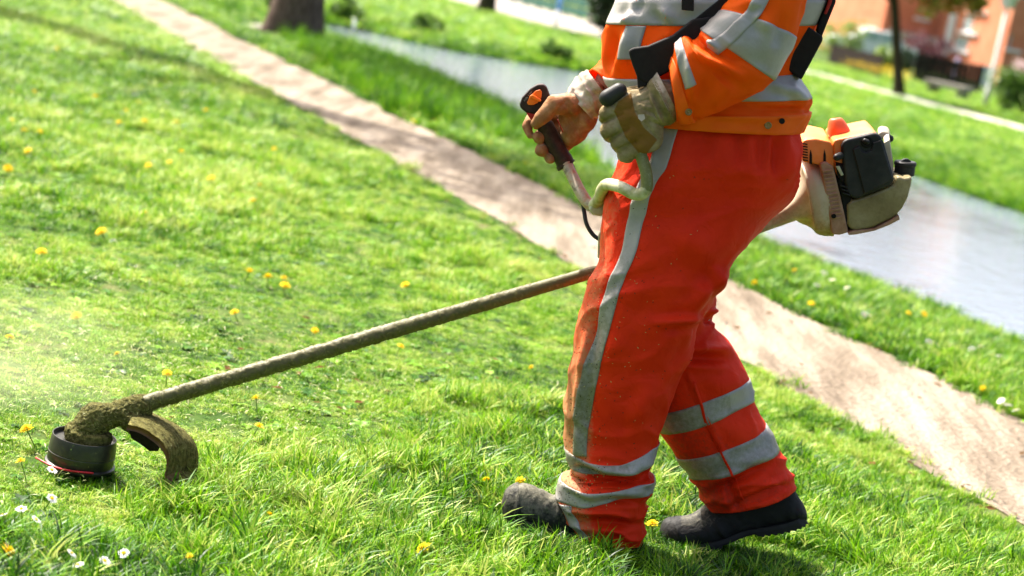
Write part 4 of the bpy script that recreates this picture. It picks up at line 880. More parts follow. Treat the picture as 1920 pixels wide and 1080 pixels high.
# worn printed marks beside the switch: a word, a lightning bolt and a word, all rubbed away to strokes
M_MARK = pm('rubbed_grey_print', [(.25,.21,.19),(.36,.31,.28)], scale=300, rough=.7)
mk_ = MB(); yq = 5.0955
def stroke(pts, wdt=.45):
    for (x1, y1), (x2, y2) in zip(pts[:-1], pts[1:]):
        d = np.array([x2-x1, y2-y1], float); d /= np.linalg.norm(d); nx, ny = -d[1]*wdt, d[0]*wdt
        mk_.add([at(x1+nx, y1+ny, yq), at(x2+nx, y2+ny, yq), at(x2-nx, y2-ny, yq), at(x1-nx, y1-ny, yq)], [(0,1,2,3)])
def along(s, o): # along the upper left rim of the switch
    b_ = np.array([984, 190.0]); e = np.array([1002, 168.0]) - b_; e /= np.linalg.norm(e); nrm = np.array([-e[1], e[0]]) * -1; return tuple(b_ + e * s + nrm * o)
for k, g in enumerate(('S', 'T', 'O', 'P')):
    s0 = k * 2.6; B = lambda a, b: along(s0 + a * 1.7, b * 3.0)
    stroke({'S': [B(1,0), B(0,.1), B(.1,.5), B(.9,.5), B(1,.9), B(0,1)], 'T': [B(0,0), B(1,0), B(.5,0), B(.5,1)], 'O': [B(0,0), B(1,0), B(1,1), B(0,1), B(0,0)], 'P': [B(0,1), B(0,0), B(1,0), B(1,.5), B(0,.5)]}[g], .32)
B = lambda a, b: along(12.4 + a, b)
stroke([B(1.2,0), B(.2,1.8), B(1.4,1.6), B(.4,3.2)], .4)
for k in range(4): stroke([along(16 + k * 1.7, 0), along(16.8 + k * 1.7, 3.0)], .35)
mk_.build('printed_mark', M_MARK, bc, smooth=False)
cb = MB(); cb.tube(spline([at(*p) for p in [(1068,300,5.13),(1080,330,5.12),(1090,362,5.09),(1095,395,5.07),(1100,420,5.05),(1112,440,5.04),(1126,450,5.03)]], 8), .0055, 10); cb.build('throttle_cable', M_BLKP, bc)
# engine
NECK = Loft([((1400,418),(1408,443),5.17,.016), ((1445,400),(1454,426),5.18,.024), ((1478,372),(1498,412),5.19,.05), ((1495,318),(1516,424),5.20,.085), ((1509,302),(1536,438),5.20,.105), ((1534,306),(1558,440),5.20,.110)], exp=3.2)
NECK.noise = (.0008, 20, 3)
NECK.mesh('clutch_housing', M_BEIGE, bc, 64, dirt=lambda px, py, P, N: np.interp(py - (430 - .0 * px), [-110, -60, -10, 10], [-.12, .10, .34, .55]), cap=True)
def block(name, poly, Y, th, mat, bevel, parent=None, rise=.015, dirt=None):
    n = len(poly); V = [at(x, y, Y) for x, y in poly]; V += [v + np.array([0, th, rise]) for v in V]
    F = [tuple(range(n)), tuple(range(2*n-1, n-1, -1))] + [(i, n+i, n+(i+1) % n, (i+1) % n) for i in range(n)]
    m = MB(); m.add(V, F); o = m.build(name, mat, None, bevel=bevel)
    bm = bmesh.new(); bm.from_mesh(o.data); bmesh.ops.recalc_face_normals(bm, faces=bm.faces); bm.to_mesh(o.data); bm.free()
    if dirt is not None:
        a = o.data.attributes.new('dirt', 'FLOAT', 'POINT'); a.data.foreach_set('value', [dirt] * len(o.data.vertices))
    return under(o, bc if parent is None else parent)
fh = block('fan_housing', [(1537,306),(1548,303),(1563,313),(1577,372),(1591,436),(1575,441),(1560,440)], 5.09, .22, M_TAN, .005, dirt=.12)
for k in range(13):
    t = k / 12; x0, y0 = 1543 + t * 18, 320 + t * 88; x1, y1 = 1561 + t * 18, 317 + t * 88
    r_ = block('rib', [(x0, y0), (x1, y1), (x1 + .7, y1 + 2.6), (x0 + .7, y0 + 2.6)], 5.0855, .006, M_TAN, .0008, rise=0, dirt=-.1); r_.location += bc.location - bc.location
disc('housing_bolt', 1563, 405, 5.088, .006, M_SLOT, bc)
ec = block('engine_cover', [(1503,268),(1509,262),(1530,260),(1558,266),(1562,274),(1566,318),(1540,310),(1504,304)], 5.10, .20, M_ENG, .008, rise=.020)
block('engine_cover', [(1561,270),(1566,262),(1640,247),(1652,258),(1664,330),(1600,372),(1590,366),(1566,322)], 5.098, .20, M_ENG, .008, rise=.016)
for k in range(7):
    y = 268 + k * 5.1; block('vent_slot', [(1504 + k * .2, y), (1514 + k * .2, y + 1.6), (1514 + k * .2, y + 4.0), (1504 + k * .2, y + 2.2)], 5.0985, .004, M_SLOT, .0003, rise=0)
for x in (1520, 1546): block('air_slot', [(x, 280), (x + 2.5, 290), (x + 2.8, 308), (x - 2.5, 307), (x - 2, 290)], 5.0985, .004, M_SLOT, .0004, rise=0)
CAP = Loft([((1550,252),(1596,252),5.19,.03), ((1552,240),(1592,240),5.19,.028), ((1554,228),(1583,226),5.19,.02), ((1557,223),(1577,221),5.19,.014), ((1561,222),(1573,221),5.19,.006)]); CAP.noise = (0, 1, 1)
CAP.mesh('plug_cap', M_REDC, bc, 40)
fc = block('filter_cover', [(1577,272),(1585,262),(1640,249),(1651,254),(1658,268),(1678,338),(1668,350),(1622,368),(1608,374),(1594,370),(1586,358)], 5.083, .20, M_BLKP, .010, rise=.012)
block('cover_panel', [(1599,280),(1612,275),(1616,283),(1624,286),(1634,282),(1637,268),(1652,263),(1675,337),(1621,364)], 5.077, .02, M_BLKP, .003, rise=.002)
disc('cover_recess', 1625, 266, 5.0815, .0155, M_SLOT, bc, .001)
melt('cover_screw', [((1622,264,5.078,5),(1626,266,5.076,5))], M_BLKP, bc, voxel=.001, smooth=3)
melt('choke_knob', [((1576,292,5.09,7.5),(1569,295,5.07,7)), ((1586,292,5.10,5),(1574,293,5.09,5))], M_BLKP, bc, voxel=.0015, smooth=3)
block('carburettor_bracket', [(1566,308),(1584,312),(1592,336),(1580,342),(1570,330)], 5.09, .02, M_SLOT, .001)
block('choke_lever', [(1567,312),(1574,311),(1582,328),(1577,330)], 5.082, .006, M_METAL, .001, rise=0)
for k in range(3): block('louver', [(1577 + k * 2, 347 + k * 7), (1590 + k * 2, 351 + k * 7), (1590 + k * 2, 353.5 + k * 7), (1577 + k * 2, 349.5 + k * 7)], 5.08, .01, M_BLKP, .0005, rise=0)
block('muffler_guard', [(1570,334),(1584,336),(1596,372),(1590,432),(1586,434),(1578,372)], 5.095, .20, M_SLOT, .003)
block('fuel_tank', [(1587,384),(1596,376),(1640,362),(1676,347),(1682,330),(1696,334),(1711,331),(1709,346),(1703,370),(1692,392),(1676,408),(1636,427),(1606,433),(1594,430),(1588,420)], 5.09, .19, M_TANK, .014, dirt=.24, rise=.01)
lathe('fuel_cap', [(.001,.022),(.026,.022),(.029,.019),(.029,.012),(.0265,.010),(.0265,-.014),(.001,-.014)], at(1696, 318, 5.17), M_BLKP, bc, 36, tilt=(.05, -.12))
block('cap_grip', [(1687,308),(1690,301),(1696,297.5),(1704,298),(1708,302),(1711,309)], 5.155, .014, M_BLKP, .003, rise=0)
block('base_plate', [(1590,436),(1600,433),(1640,429),(1686,404),(1687,412),(1668,422),(1640,433),(1605,440),(1591,441)], 5.085, .19, M_TAN, .002, dirt=.2)
block('purge_bulb_mount', [(1657,268),(1668,262),(1676,320),(1674,334),(1668,330)], 5.16, .03, M_BEIGE, .003, dirt=0)
block('spark_plug_boot', [(1645,252),(1654,247),(1665,249),(1670,256),(1666,263),(1654,262)], 5.20, .03, M_BEIGE, .006, dirt=-.2)
melt('plug_lead', [((1664,258,5.20,8),(1669,260,5.20,7)), ((1664,262,5.2,5),(1666,300,5.2,5))], M_BLKP, bc, voxel=.002, smooth=3)
# clippings stuck on the lower shaft, gear head and guard
def stuck():
    p0, p1, a, b = SH; V, F, S = [], [], []; r = random.Random(5); pts = []
    for _ in range(6500):
        t = r.random() ** 1.7 * .62; an = r.uniform(0, 6.283); nn = math.cos(an) * a + math.sin(an) * b
        if r.random() > t * .9: pts.append((p0 + (p1 - p0) * t + nn * (.0208 + r.uniform(-.001, .0015)), nn))
    for o, n_ in ((bc_part('gear_head'), 3600), (bc_part('guard'), 2600), (bc_part('guard_clump'), 500), (bc_part('flange'), 350)):
        off = np.array(o.location) + np.array(bc.location); vs_ = o.data.vertices
        for _ in range(n_):
            v = vs_[r.randrange(len(vs_))]; nn = np.array(v.normal[:])
            if o.name == 'guard' and nn[2] < .1 and r.random() < .85: continue
            pts.append((np.array(v.co[:]) + off + nn * .001, nn))
    for c, nn in pts:
        d = np.array([r.gauss(0, 1), r.gauss(0, 1), r.gauss(0, 1)]); d -= nn * (d @ nn) * .7; d /= np.linalg.norm(d); s = np.cross(d, nn); l, w_ = r.uniform(.002, .009), .0008; n = len(V)
        V += [c - d*l*.5 - s*w_, c - d*l*.5 + s*w_, c + d*l*.5 + s*w_*.4, c + d*l*.5 - s*w_*.4]; F.append((n, n+1, n+2, n+3)); S += [r.uniform(.1, 1)] * 4
    o = mk('stuck_clippings', V, F, leafmat('stuck_clipping', [(.03,.03,.006),(.11,.11,.025),(.26,.25,.08)], trans=.1, rough=.8), attrs={'shade': S}); o['kind'] = 'stuff'; under(o, bc)
def bc_part(nm): return next(c for c in bc.children if c.name == nm)
bpy.context.view_layer.update()
stuck()

# ================================================================== what flies and lies about the cutting head
M_CLIP = leafmat('grass_clipping', [(.10,.20,.02),(.25,.33,.07),(.45,.45,.20),(.58,.56,.36)], trans=.35, rough=.5)
def bits(name, pts, label, lmin, lmax, w0, flat, seed):
    r = random.Random(seed); V, F, S = [], [], []
    for c in pts:
        d = np.array([r.gauss(0, 1), r.gauss(0, 1), r.gauss(0, flat)]); d /= np.linalg.norm(d); s = np.cross(d, [r.gauss(0, .4), r.gauss(0, .4), 1]); s /= np.linalg.norm(s); l, wd = r.uniform(lmin, lmax), w0 * r.uniform(.5, 1.4); n = len(V)
        k = np.array([0, 0, l * .12])
        V += [c - d*l*.5, c - d*l*.1 + s*wd + k, c - d*l*.1 - s*wd + k, c + d*l*.5]; F += [(n, n+1, n+2), (n+1, n+3, n+2)]; S += [min(1, max(0, r.gauss(.5, .25)))] * 4
    return tag(mk(name, V, F, M_CLIP, smooth=False, attrs={'shade': S}), label=label, kind='stuff')
rg = np.random.default_rng(77); N = 5200; xy = np.c_[rg.normal(-1.0, .62, N), rg.normal(5.6, .9, N)]; k = (xy[:, 1] > 4.35) & (path_uv(xy)[1] < -.5); xy = xy[k]
bits('grass_clippings', np.c_[xy, height(xy) + rg.uniform(.012, .035, len(xy))], 'pale cut grass clippings strewn over the mown lawn', .008, .034, .0017, .35, 3)
N = 300; fp = np.c_[sp_c[0] + rg.normal(-.05, .30, N), 4.64 + rg.normal(.0, .28, N), np.abs(rg.normal(.04, .28, N)) + .03]
bits('flying_clippings', fp, 'bits of cut grass flying round the cutting head', .002, .008, .0009, 1.0, 4)
def dust():
    m = bpy.data.materials.new('grass_dust'); m.use_nodes = True; nt = m.node_tree; nt.nodes.clear(); L = nt.links.new
    o_ = node(nt, 'ShaderNodeOutputMaterial'); pv = node(nt, 'ShaderNodeVolumePrincipled'); pv.inputs['Color'].default_value = (.82, .88, .55, 1); pv.inputs['Anisotropy'].default_value = .25
    tc = node(nt, 'ShaderNodeTexCoord'); nz = node(nt, 'ShaderNodeTexNoise'); nz.inputs['Scale'].default_value = 1.6; nz.inputs['Detail'].default_value = 4; L(tc.outputs['Object'], nz.inputs['Vector'])
    ln_ = node(nt, 'ShaderNodeVectorMath', operation='LENGTH'); L(tc.outputs['Object'], ln_.inputs[0])
    mr = node(nt, 'ShaderNodeMapRange'); mr.interpolation_type = 'SMOOTHSTEP'; mr.inputs['From Min'].default_value = 1.0; mr.inputs['From Max'].default_value = .1; L(ln_.outputs['Value'], mr.inputs['Value'])
    m2 = node(nt, 'ShaderNodeMapRange'); m2.inputs['From Min'].default_value = .38; m2.inputs['From Max'].default_value = .72; L(nz.outputs['Fac'], m2.inputs['Value'])
    mu = node(nt, 'ShaderNodeMath', operation='MULTIPLY'); L(mr.outputs[0], mu.inputs[0]); L(m2.outputs[0], mu.inputs[1])
    mu2 = node(nt, 'ShaderNodeMath', operation='MULTIPLY'); L(mu.outputs[0], mu2.inputs[0]); mu2.inputs[1].default_value = DUST_D; L(mu2.outputs[0], pv.inputs['Density']); L(pv.outputs[0], o_.inputs['Volume'])
    bm = bmesh.new(); bmesh.ops.create_icosphere(bm, subdivisions=3, radius=1.0); me = bpy.data.meshes.new('grass_dust'); bm.to_mesh(me); bm.free()
    o = put('grass_dust', me, None, [m]); o.location = tuple(at(20, 665, 5.0)); o.scale = (.48, .5, .24); tag(o, label='pale mist of grass dust drifting behind the cutting head', kind='stuff')
DUST_D = 1.15
dust()
# ================================================================== trees, shrubs and the far bank
M_BARK = pm('grey_brown_bark', [(.045,.030,.022),(.10,.07,.055),(.17,.125,.10)], scale=9, detail=10, rough=.95, spec=.1, bump=1.0, bscale=40, stretch=(3, 3, .7))
M_BARKD = pm('dark_mossy_bark', [(.022,.018,.010),(.045,.04,.022)], scale=9, detail=8, rough=.95, spec=.1, bump=.8, bscale=40)
def leaves(name, blobs, n, size, mat, parent, seed, hang=0.0):
    r = random.Random(seed); V, F, S = [], [], []; tot = sum(b[3] * b[4] * b[5] for b in blobs); cl = []
    for (x, y, z, a, b, c) in blobs:
        for _ in range(max(6, int(40 * a * b * c / tot))): 
            q = np.array([r.gauss(0, 1), r.gauss(0, 1), r.gauss(0, 1)]); q /= np.linalg.norm(q); q *= r.uniform(.45, 1.0); cl.append((np.array([x + q[0]*a, y + q[1]*b, z + q[2]*c]), r.uniform(.18, .42) * (a + b + c) / 3, r.uniform(-.25, .25)))
    for _ in range(n):
        c, rad, sh = cl[r.randrange(len(cl))]; p = c + np.array([r.gauss(0, .55), r.gauss(0, .55), r.gauss(0, .5) - hang * r.random()]) * rad
        d = np.array([r.gauss(0, 1), r.gauss(0, 1), r.gauss(0, .7) - hang]); d /= np.linalg.norm(d); s = np.cross(d, [r.gauss(0, 1), r.gauss(0, 1), r.gauss(0, 1)]); s /= np.linalg.norm(s); l = size * r.uniform(.6, 1.4); w_ = l * .32; k = len(V)
        V += [p, p + d*l*.5 + s*w_, p + d*l, p + d*l*.5 - s*w_]; F.append((k, k+1, k+2, k+3)); S += [min(1, max(0, .45 + sh + r.gauss(0, .13)))] * 4
    return under(mk(name, V, F, mat, None, False, {'shade': S}), parent)
L_GREEN = leafmat('green_leaf', [(.03,.07,.008),(.08,.17,.02),(.15,.26,.04),(.26,.34,.09)], trans=.4)
L_DARK = leafmat('dark_leaf', [(.008,.022,.006),(.018,.045,.01),(.04,.08,.02)], trans=.25)
L_BRONZE = leafmat('bronze_leaf', [(.17,.07,.012),(.26,.13,.02),(.20,.22,.03),(.16,.28,.05)], trans=.45)
L_PURPLE = leafmat('purple_leaf', [(.05,.012,.02),(.11,.03,.045),(.2,.08,.09)], trans=.3)
L_PINK = leafmat('pink_blossom', [(.5,.32,.33),(.62,.47,.46),(.7,.6,.58)], trans=.4)
L_PALE = leafmat('pale_leaf', [(.12,.2,.03),(.22,.32,.06),(.34,.42,.13)], trans=.45)
def tree(name, base, top, r0, r1, limbs, crown, label, bark, leafm, nleaf, lsize, hang=0, seed=1):
    b0 = np.array(base, float); t = empty(name, tuple(b0), label, 'tree'); rr = random.Random(seed); K = 26; n = 22; V = []
    tp = np.array(top, float)
    for k in range(K):
        s = k / (K - 1); c = b0 + (tp - b0) * s + np.array([math.sin(s * 5 + seed) * .05, math.cos(s * 4) * .05, 0]) * s; r = r1 + (r0 - r1) * (1 - s) ** 1.0 + r0 * .55 * math.exp(-s * np.linalg.norm(tp - b0) / (r0 * 1.1))
        for i in range(n):
            a = i * 6.28318 / n; V.append(c + r * (1 + .10 * math.sin(3 * a + seed) * math.exp(-s * 6) + .03 * math.sin(7 * a + s * 20)) * np.array([math.cos(a), math.sin(a), 0]) + np.array([0, 0, -.08 if k == 0 else 0]))
    F = [(j*n+i, j*n+(i+1) % n, (j+1)*n+(i+1) % n, (j+1)*n+i) for j in range(K-1) for i in range(n)]
    V = np.array(V); V += .02 * r0 / .26 * vnoise(V, 7, 5, 3)[:, None] * np.array([1, 1, 0]); tr = under(mk('trunk', V, F, bark), t)
    for _ in range(limbs):
        s = rr.uniform(.45, 1); c = b0 + (tp - b0) * s; a = rr.uniform(0, 6.28); ln = rr.uniform(.9, 1.8) * (crown[0][3] if crown else 1.5) * .7; e = c + ln * np.array([math.cos(a), math.sin(a), rr.uniform(.2, .8)])
        m = MB(); m.tube(spline([c, (c + e) / 2 + np.array([0, 0, -.12]), e], 5), list(np.linspace(r1 * .75, r1 * .18, 11)), 7); m.build('limb', bark, t)
    if crown: leaves('crown', crown, nleaf, lsize, leafm, t, seed, hang)
    return t
b = gp(548, 76); bt = at(562, 0, b[1]); dirv = (bt - b); k = 6.5 / dirv[2]
tree('tree', b, b + dirv * k, .27, .16, 9, [(b[0]+.6, b[1]+1, 8.0, 3.0, 3.0, 2.2), (b[0]-1.5, b[1], 7.2, 2, 2, 1.5)], 'thick trunked tree beside the path at the pond edge', M_BARK, L_GREEN, 5000, .16, seed=3)
b = gp(911, 27); bt = at(916, 0, b[1]); dirv = bt - b; k = 5.5 / dirv[2]
tree('tree', b, b + dirv * k, .19, .12, 7, [(b[0], b[1], 7.2, 2.6, 2.6, 2.0)], 'dark trunked tree on the far lawn before the pale paving', M_BARKD, L_GREEN, 3500, .16, seed=5)
b = gp(1685, 181); bt = at(1678, 0, b[1]); dirv = bt - b; k = 4.2 / dirv[2]
q = at(1700, 8, b[1])
tree('tree', b, b + dirv * k, .13, .08, 9, [(q[0], b[1], 3.5, 1.7, 1.5, 1.0), (q[0]+.6, b[1], 2.55, 1.0, .8, .45), (q[0]-.55, b[1]-.2, 2.75, .7, .7, .45), (q[0]+1.4, b[1]+.2, 2.7, .5, .6, .5)], 'slender tree with bronze and green leaves beside the far footpath', M_BARKD, L_BRONZE, 5200, .15, hang=.6, seed=8)
# a tree outside the picture on the left whose shadow crosses the lawn
B0 = np.array([-7.2, 20.2, 0]); tree('tree', B0, B0 + np.array([.15, .1, 10.2]), .40, .24, 9, [(B0[0]+.4, B0[1]-.2, 11.6, 1.3, 1.3, 1.1), (B0[0]+.2, B0[1], 13.2, 1.7, 1.7, 1.2)], 'tree standing beyond the left edge whose shadow crosses the lawn', M_BARK, L_GREEN, 2300, .17, seed=12)

def shrub(name, px, py, wpx, hpx, mat, label, n=1500, seed=1, cat='shrub', group=None, size=.11, stems=True):
    b = gp(px, py); s = b[1] / FPX; W, Hh = wpx * s, hpx * s; t = empty(name, tuple(b), label, cat, group)
    leaves('foliage', [(b[0], b[1], Hh*.52, W*.5, W*.45, Hh*.46), (b[0]-W*.2, b[1], Hh*.35, W*.3, W*.35, Hh*.33), (b[0]+W*.22, b[1]-.1, Hh*.40, W*.28, W*.3, Hh*.38)], n, size, mat, t, seed)
    if stems:
        r = random.Random(seed)
        for _ in range(3):
            a = r.uniform(0, 6.28); m = MB(); m.tube([b, b + np.array([math.cos(a)*W*.2, math.sin(a)*W*.2, Hh*.6])], [.03, .012], 6); m.build('stem', M_BARKD, t)
    return t
shrub('evergreen_hedge', 1128, 66, 70, 130, L_DARK, 'dark evergreen shrub at the end of the teal railing', 2600, 21, 'hedge')
shrub('shrub', 1575, 112, 95, 85, L_PALE, 'bright green shrub in front of the dark fence by the white car', 1900, 22)
shrub('shrub', 1655, 140, 46, 62, L_PALE, 'narrow pale green shrub left of the slender tree', 1100, 23)
shrub('shrub', 1703, 138, 56, 50, L_DARK, 'nearly black low shrub right of the slender tree trunk', 1100, 24)
shrub('shrub', 1738, 140, 95, 88, L_PURPLE, 'purple leaved shrub behind the garden fence', 1900, 25)
shrub('shrub', 1893, 214, 100, 98, L_GREEN, 'rounded green bush at the foot of the lamp post', 2600, 26)
shrub('shrub', 1912, 178, 62, 76, L_PINK, 'pink blossoming shrub behind the rounded bush', 1000, 27)
shrub('shrub', 645, 34, 60, 34, L_GREEN, 'low shrub on the far bank above the white marker post', 700, 28, size=.09)
shrub('shrub', 800, 60, 62, 30, L_GREEN, 'low shrub on the far bank between the two nearest trees', 700, 29, size=.09)
shrub('shrub', 515, 16, 40, 30, L_GREEN, 'small shrub behind the thick trunk across the lawn', 500, 30, size=.09)
shrub('shrub', 1040, 108, 60, 26, L_GREEN, 'weedy clump on the far bank beneath the paving', 600, 31, size=.08)

# ---- buildings
M_PEACH = pm('peach_brick', [(.42,.165,.085),(.50,.215,.12),(.55,.26,.15)], scale=1.2, rough=.9, spec=.15, bump=.3, bscale=30)
M_DRED = pm('dark_red_brick', [(.22,.035,.028),(.29,.05,.04)], scale=1.2, rough=.9, spec=.15, bump=.3, bscale=30)
M_WHITE = pm('white_paint', [(.66,.68,.68),(.76,.77,.77)], scale=6, rough=.5)
M_GLASS = pm('window_glass', [(.22,.32,.32),(.42,.52,.52)], scale=.8, rough=.08, spec=.8)
M_ROOF = pm('grey_roofing', [(.12,.11,.11),(.2,.18,.17)], scale=4, rough=.9)
M_BRICK = pm('orange_red_brick', [(.54,.185,.10),(.60,.22,.125),(.66,.27,.16)], scale=1.2, rough=.9, spec=.12, bump=.3, bscale=30)
def building():
    def hray(px): d = ray(px, 60); return d[:2] / d[1]
    def hit(px, p, d):               # where the plan ray of a pixel column meets the wall line p + s d
        q = hray(px); M = np.array([[q[0], -d[0]], [q[1], -d[1]]]); return np.linalg.solve(M, p)[1]
    d1, d2 = np.array([.28, -.96]), np.array([.96, .28]); P = [hray(1532) * 104.0]
    for px, d in ((1652, d1), (1756, d2), (1890, d1)): P.append(P[-1] + d * hit(px, P[-1], d))
    P.append(P[-1] + d2 * 11); t = empty('apartment_building', (P[2][0], P[2][1], 0), 'orange brick apartment building with sunlit walls, shaded bays and white windows', 'building')
    for k in range(4):
        p, q = P[k], P[k+1]; L_ = np.linalg.norm(q - p); d = (q - p) / L_; n = np.array([d[1], -d[0]])     # n faces the camera
        def W(s, z, o): return (p[0] + d[0]*s + n[0]*o, p[1] + d[1]*s + n[1]*o, z)
        def bx(m, s0, s1, z0, z1, o0, o1): m.add([W(s0,z0,o1),W(s1,z0,o1),W(s1,z0,o0),W(s0,z0,o0),W(s0,z1,o1),W(s1,z1,o1),W(s1,z1,o0),W(s0,z1,o0)], [(0,3,2,1),(4,5,6,7),(0,1,5,4),(1,2,6,5),(2,3,7,6),(3,0,4,7)])
        def wpx(px, py, w_, h):
            s = hit(px, p, d); dist = (p + d * s)[1]; z = at(px, py, dist)[2]; kk = dist / FPX; f = max(.35, abs(d[0])); return (max(.1, s - w_*kk/2/f), min(L_-.1, s + w_*kk/2/f), z - h*kk/2, z + h*kk/2)
        wins = {0: [wpx(1628, 36, 24, 26)], 1: [wpx(1722, 20, 22, 24)], 2: [wpx(1808, 82, 24, 24), wpx(1817, 44, 24, 30), wpx(1826, 6, 24, 24)], 3: [wpx(1907, 80, 22, 26), (4.2, 5.2, 1.2, 2.6), (6.6, 7.6, 1.2, 2.6), (4.2, 5.2, 3.8, 5.0)]}[k]
        if k == 0: wins += [(L_*.3, L_*.5, 3.9, 5.1)]
        xs = sorted({0, L_, *[w_[0] for w_ in wins], *[w_[1] for w_ in wins]}); zs = sorted({0, 5.6, *[w_[2] for w_ in wins], *[w_[3] for w_ in wins]}); m = MB()
        for i in range(len(xs) - 1):
            for j in range(len(zs) - 1):
                cx, cz = (xs[i] + xs[i+1]) / 2, (zs[j] + zs[j+1]) / 2
                if not any(w_[0] < cx < w_[1] and w_[2] < cz < w_[3] for w_ in wins): m.add([W(xs[i],zs[j],0),W(xs[i+1],zs[j],0),W(xs[i+1],zs[j+1],0),W(xs[i],zs[j+1],0)], [(0,1,2,3)])
        for (a, b_, c, e) in wins: m.add([W(a,c,0),W(b_,c,0),W(b_,e,0),W(a,e,0),W(a,c,-.3),W(b_,c,-.3),W(b_,e,-.3),W(a,e,-.3)], [(0,4,5,1),(1,5,6,2),(2,6,7,3),(3,7,4,0)])
        bx(m, .02, L_-.02, 0.02, 5.58, -.31, -3.5)
        m.build('wall', M_BRICK, t, smooth=False)
        for (a, b_, c, e) in wins:
            f = MB(); w_ = .10; mid = c * .45 + e * .55
            bx(f, a, a+w_, c, e, -.08, -.18); bx(f, b_-w_, b_, c, e, -.08, -.18); bx(f, a+w_, b_-w_, c, c+w_, -.08, -.18); bx(f, a+w_, b_-w_, e-w_, e, -.08, -.18); bx(f, a+w_, b_-w_, mid, mid+.08, -.09, -.17)
            fo = f.build('window', M_WHITE, t, smooth=False); g = MB(); bx(g, a+w_-.01, b_-w_+.01, c+w_-.01, e-w_+.01, -.125, -.135); g.build('pane', M_GLASS, fo, smooth=False)
            g = MB(); bx(g, a-.1, b_+.1, c-.14, c-.004, .12, -.04); g.build('sill', M_WHITE, fo, smooth=False)
        m = MB(); bx(m, -.15, L_+.15, 5.62 + .02*k, 5.9 + .02*k, .2, -3.6); m.build('roof', M_ROOF, t, smooth=False)
        if k == 2: 
            m = MB(); s = hit(1784, p, d); bx(m, s-.25, s+.25, .9, 2.9, .16, .004); m.build('pale_panel', M_WHITE, t, smooth=False)
        if k == 1:
            m = MB(); bx(m, .3, L_-.2, 1.25, 1.6, .9, .004); m.build('canopy', pm('grey_canopy', [(.4,.37,.33),(.5,.46,.4)], rough=.8), t, smooth=False)
building()
def white_car():
    b = gp(1626, 118); x, y = b[0], b[1]; t = empty('parked_car', tuple(b), 'white car parked in front of the brick building behind the shrubs', 'car')
    prof = [(-1.9,.35),(-1.95,.7),(-1.75,.88),(-.95,.95),(-.45,1.38),(.75,1.42),(1.35,1.0),(1.85,.9),(1.95,.6),(1.9,.35)]
    def ex(pr, w_, name, mat, bev=.05):
        n = len(pr); V = [(x+p, y-w_, q) for p, q in pr] + [(x+p, y+w_, q) for p, q in pr]; F = [tuple(range(n))[::-1], tuple(range(n, 2*n))] + [(i, (i+1) % n, n+(i+1) % n, n+i) for i in range(n)]
        m = MB(); m.add(V, F); m.build(name, mat, t, bevel=bev)
    ex(prof, .85, 'body', M_WHITE)
    for sgn in (-1, 1):
        m = MB(); yy = y + sgn * .856; V = [(x-.85,yy,.95),(x-.42,yy,1.32),(x+.15,yy,1.34),(x+.15,yy,.95)]; m.add(V, [(0,1,2,3)]); m.add([(x+.22,yy,.95),(x+.22,yy,1.34),(x+.7,yy,1.35),(x+1.15,yy,1.0)], [(0,1,2,3)]); m.build('side_window', M_GLASS, t, smooth=False)
        for dx in (-1.2, 1.2):
            w_ = MB(); w_.tube([(x+dx, y+sgn*.66, .32), (x+dx, y+sgn*.88, .32)], .32, 20); wo_ = w_.build('wheel', M_SOLE, t); r = MB(); r.tube([(x+dx, y+sgn*.87, .32), (x+dx, y+sgn*.895, .32)], .19, 16); r.build('rim', M_BRASS, wo_)
white_car()
M_FENCE = pm('dark_fence_boards', [(.014,.011,.010),(.025,.02,.018),(.036,.03,.027)], scale=6, rough=.95, spec=.03)
def fence(p0, p1, h, label):
    a, b_ = gp(*p0), gp(*p1); t = empty('garden_fence', tuple((a + b_) / 2), label, 'fence'); d = b_ - a; L_ = np.linalg.norm(d); d /= L_; nn = np.array([-d[1], d[0], 0]); n = int(L_ / .17)
    def bx(c, hw, hh, th, z0):
        V = []
        for z in (z0, z0 + hh):
            for s, q in ((-1,-1),(1,-1),(1,1),(-1,1)): V.append((c + d*hw*s + nn*th*q)[:2].tolist() + [z])
        return V, [(0,3,2,1),(4,5,6,7),(0,1,5,4),(1,2,6,5),(2,3,7,6),(3,0,4,7)]
    for i in range(n):
        m = MB(); m.add(*bx(a + d * (i + .5) * L_ / n, L_ / n * .47, h * (1 + .02 * math.sin(i * 7)), .012, .05)); m.build('fence_board', M_FENCE, t, smooth=False)
    for i in range(0, n + 1, 12):
        m = MB(); m.add(*bx(a + d * i * L_ / n + nn * .05, .05, h + .08, .036, 0)); m.build('fence_post', M_FENCE, t, smooth=False)
fence((1552, 122), (1648, 148), .64, 'low dark board fence left of the slender tree')
fence((1712, 152), (1832, 176), .88, 'low dark board fence between the slender tree and the lamp post')
def bollard(name, px, py, hpx, wpx, mat, label, cat, mat2=None):
    b = gp(px, py); s = b[1] / FPX; h, r = hpx * s, wpx * s * .5; t = empty(name, tuple(b), label, cat)
    m = MB(); m.tube([b, b + [0, 0, h * .55]], r, 14); m.build('shaft', mat, t); m = MB(); m.tube([b + [0, 0, h * .552], b + [0, 0, h * .95], b + [0, 0, h]], [r * 1.05, r * 1.05, r * .5], 14); m.build('head', mat2 or mat, t)
M_BLUE = pm('blue_paint', [(.06,.22,.62),(.1,.3,.7)], scale=5, rough=.4)
M_LAV = pm('faded_lavender_paint', [(.28,.22,.36),(.36,.3,.42)], scale=5, rough=.6)
bollard('marker_post', 1041, 50, 56, 9, M_WHITE, 'blue and white post standing before the teal railing', 'post', M_BLUE)
bollard('marker_post', 1103, 46, 20, 8, M_PALE, 'short pale bollard at the right end of the teal railing', 'post')
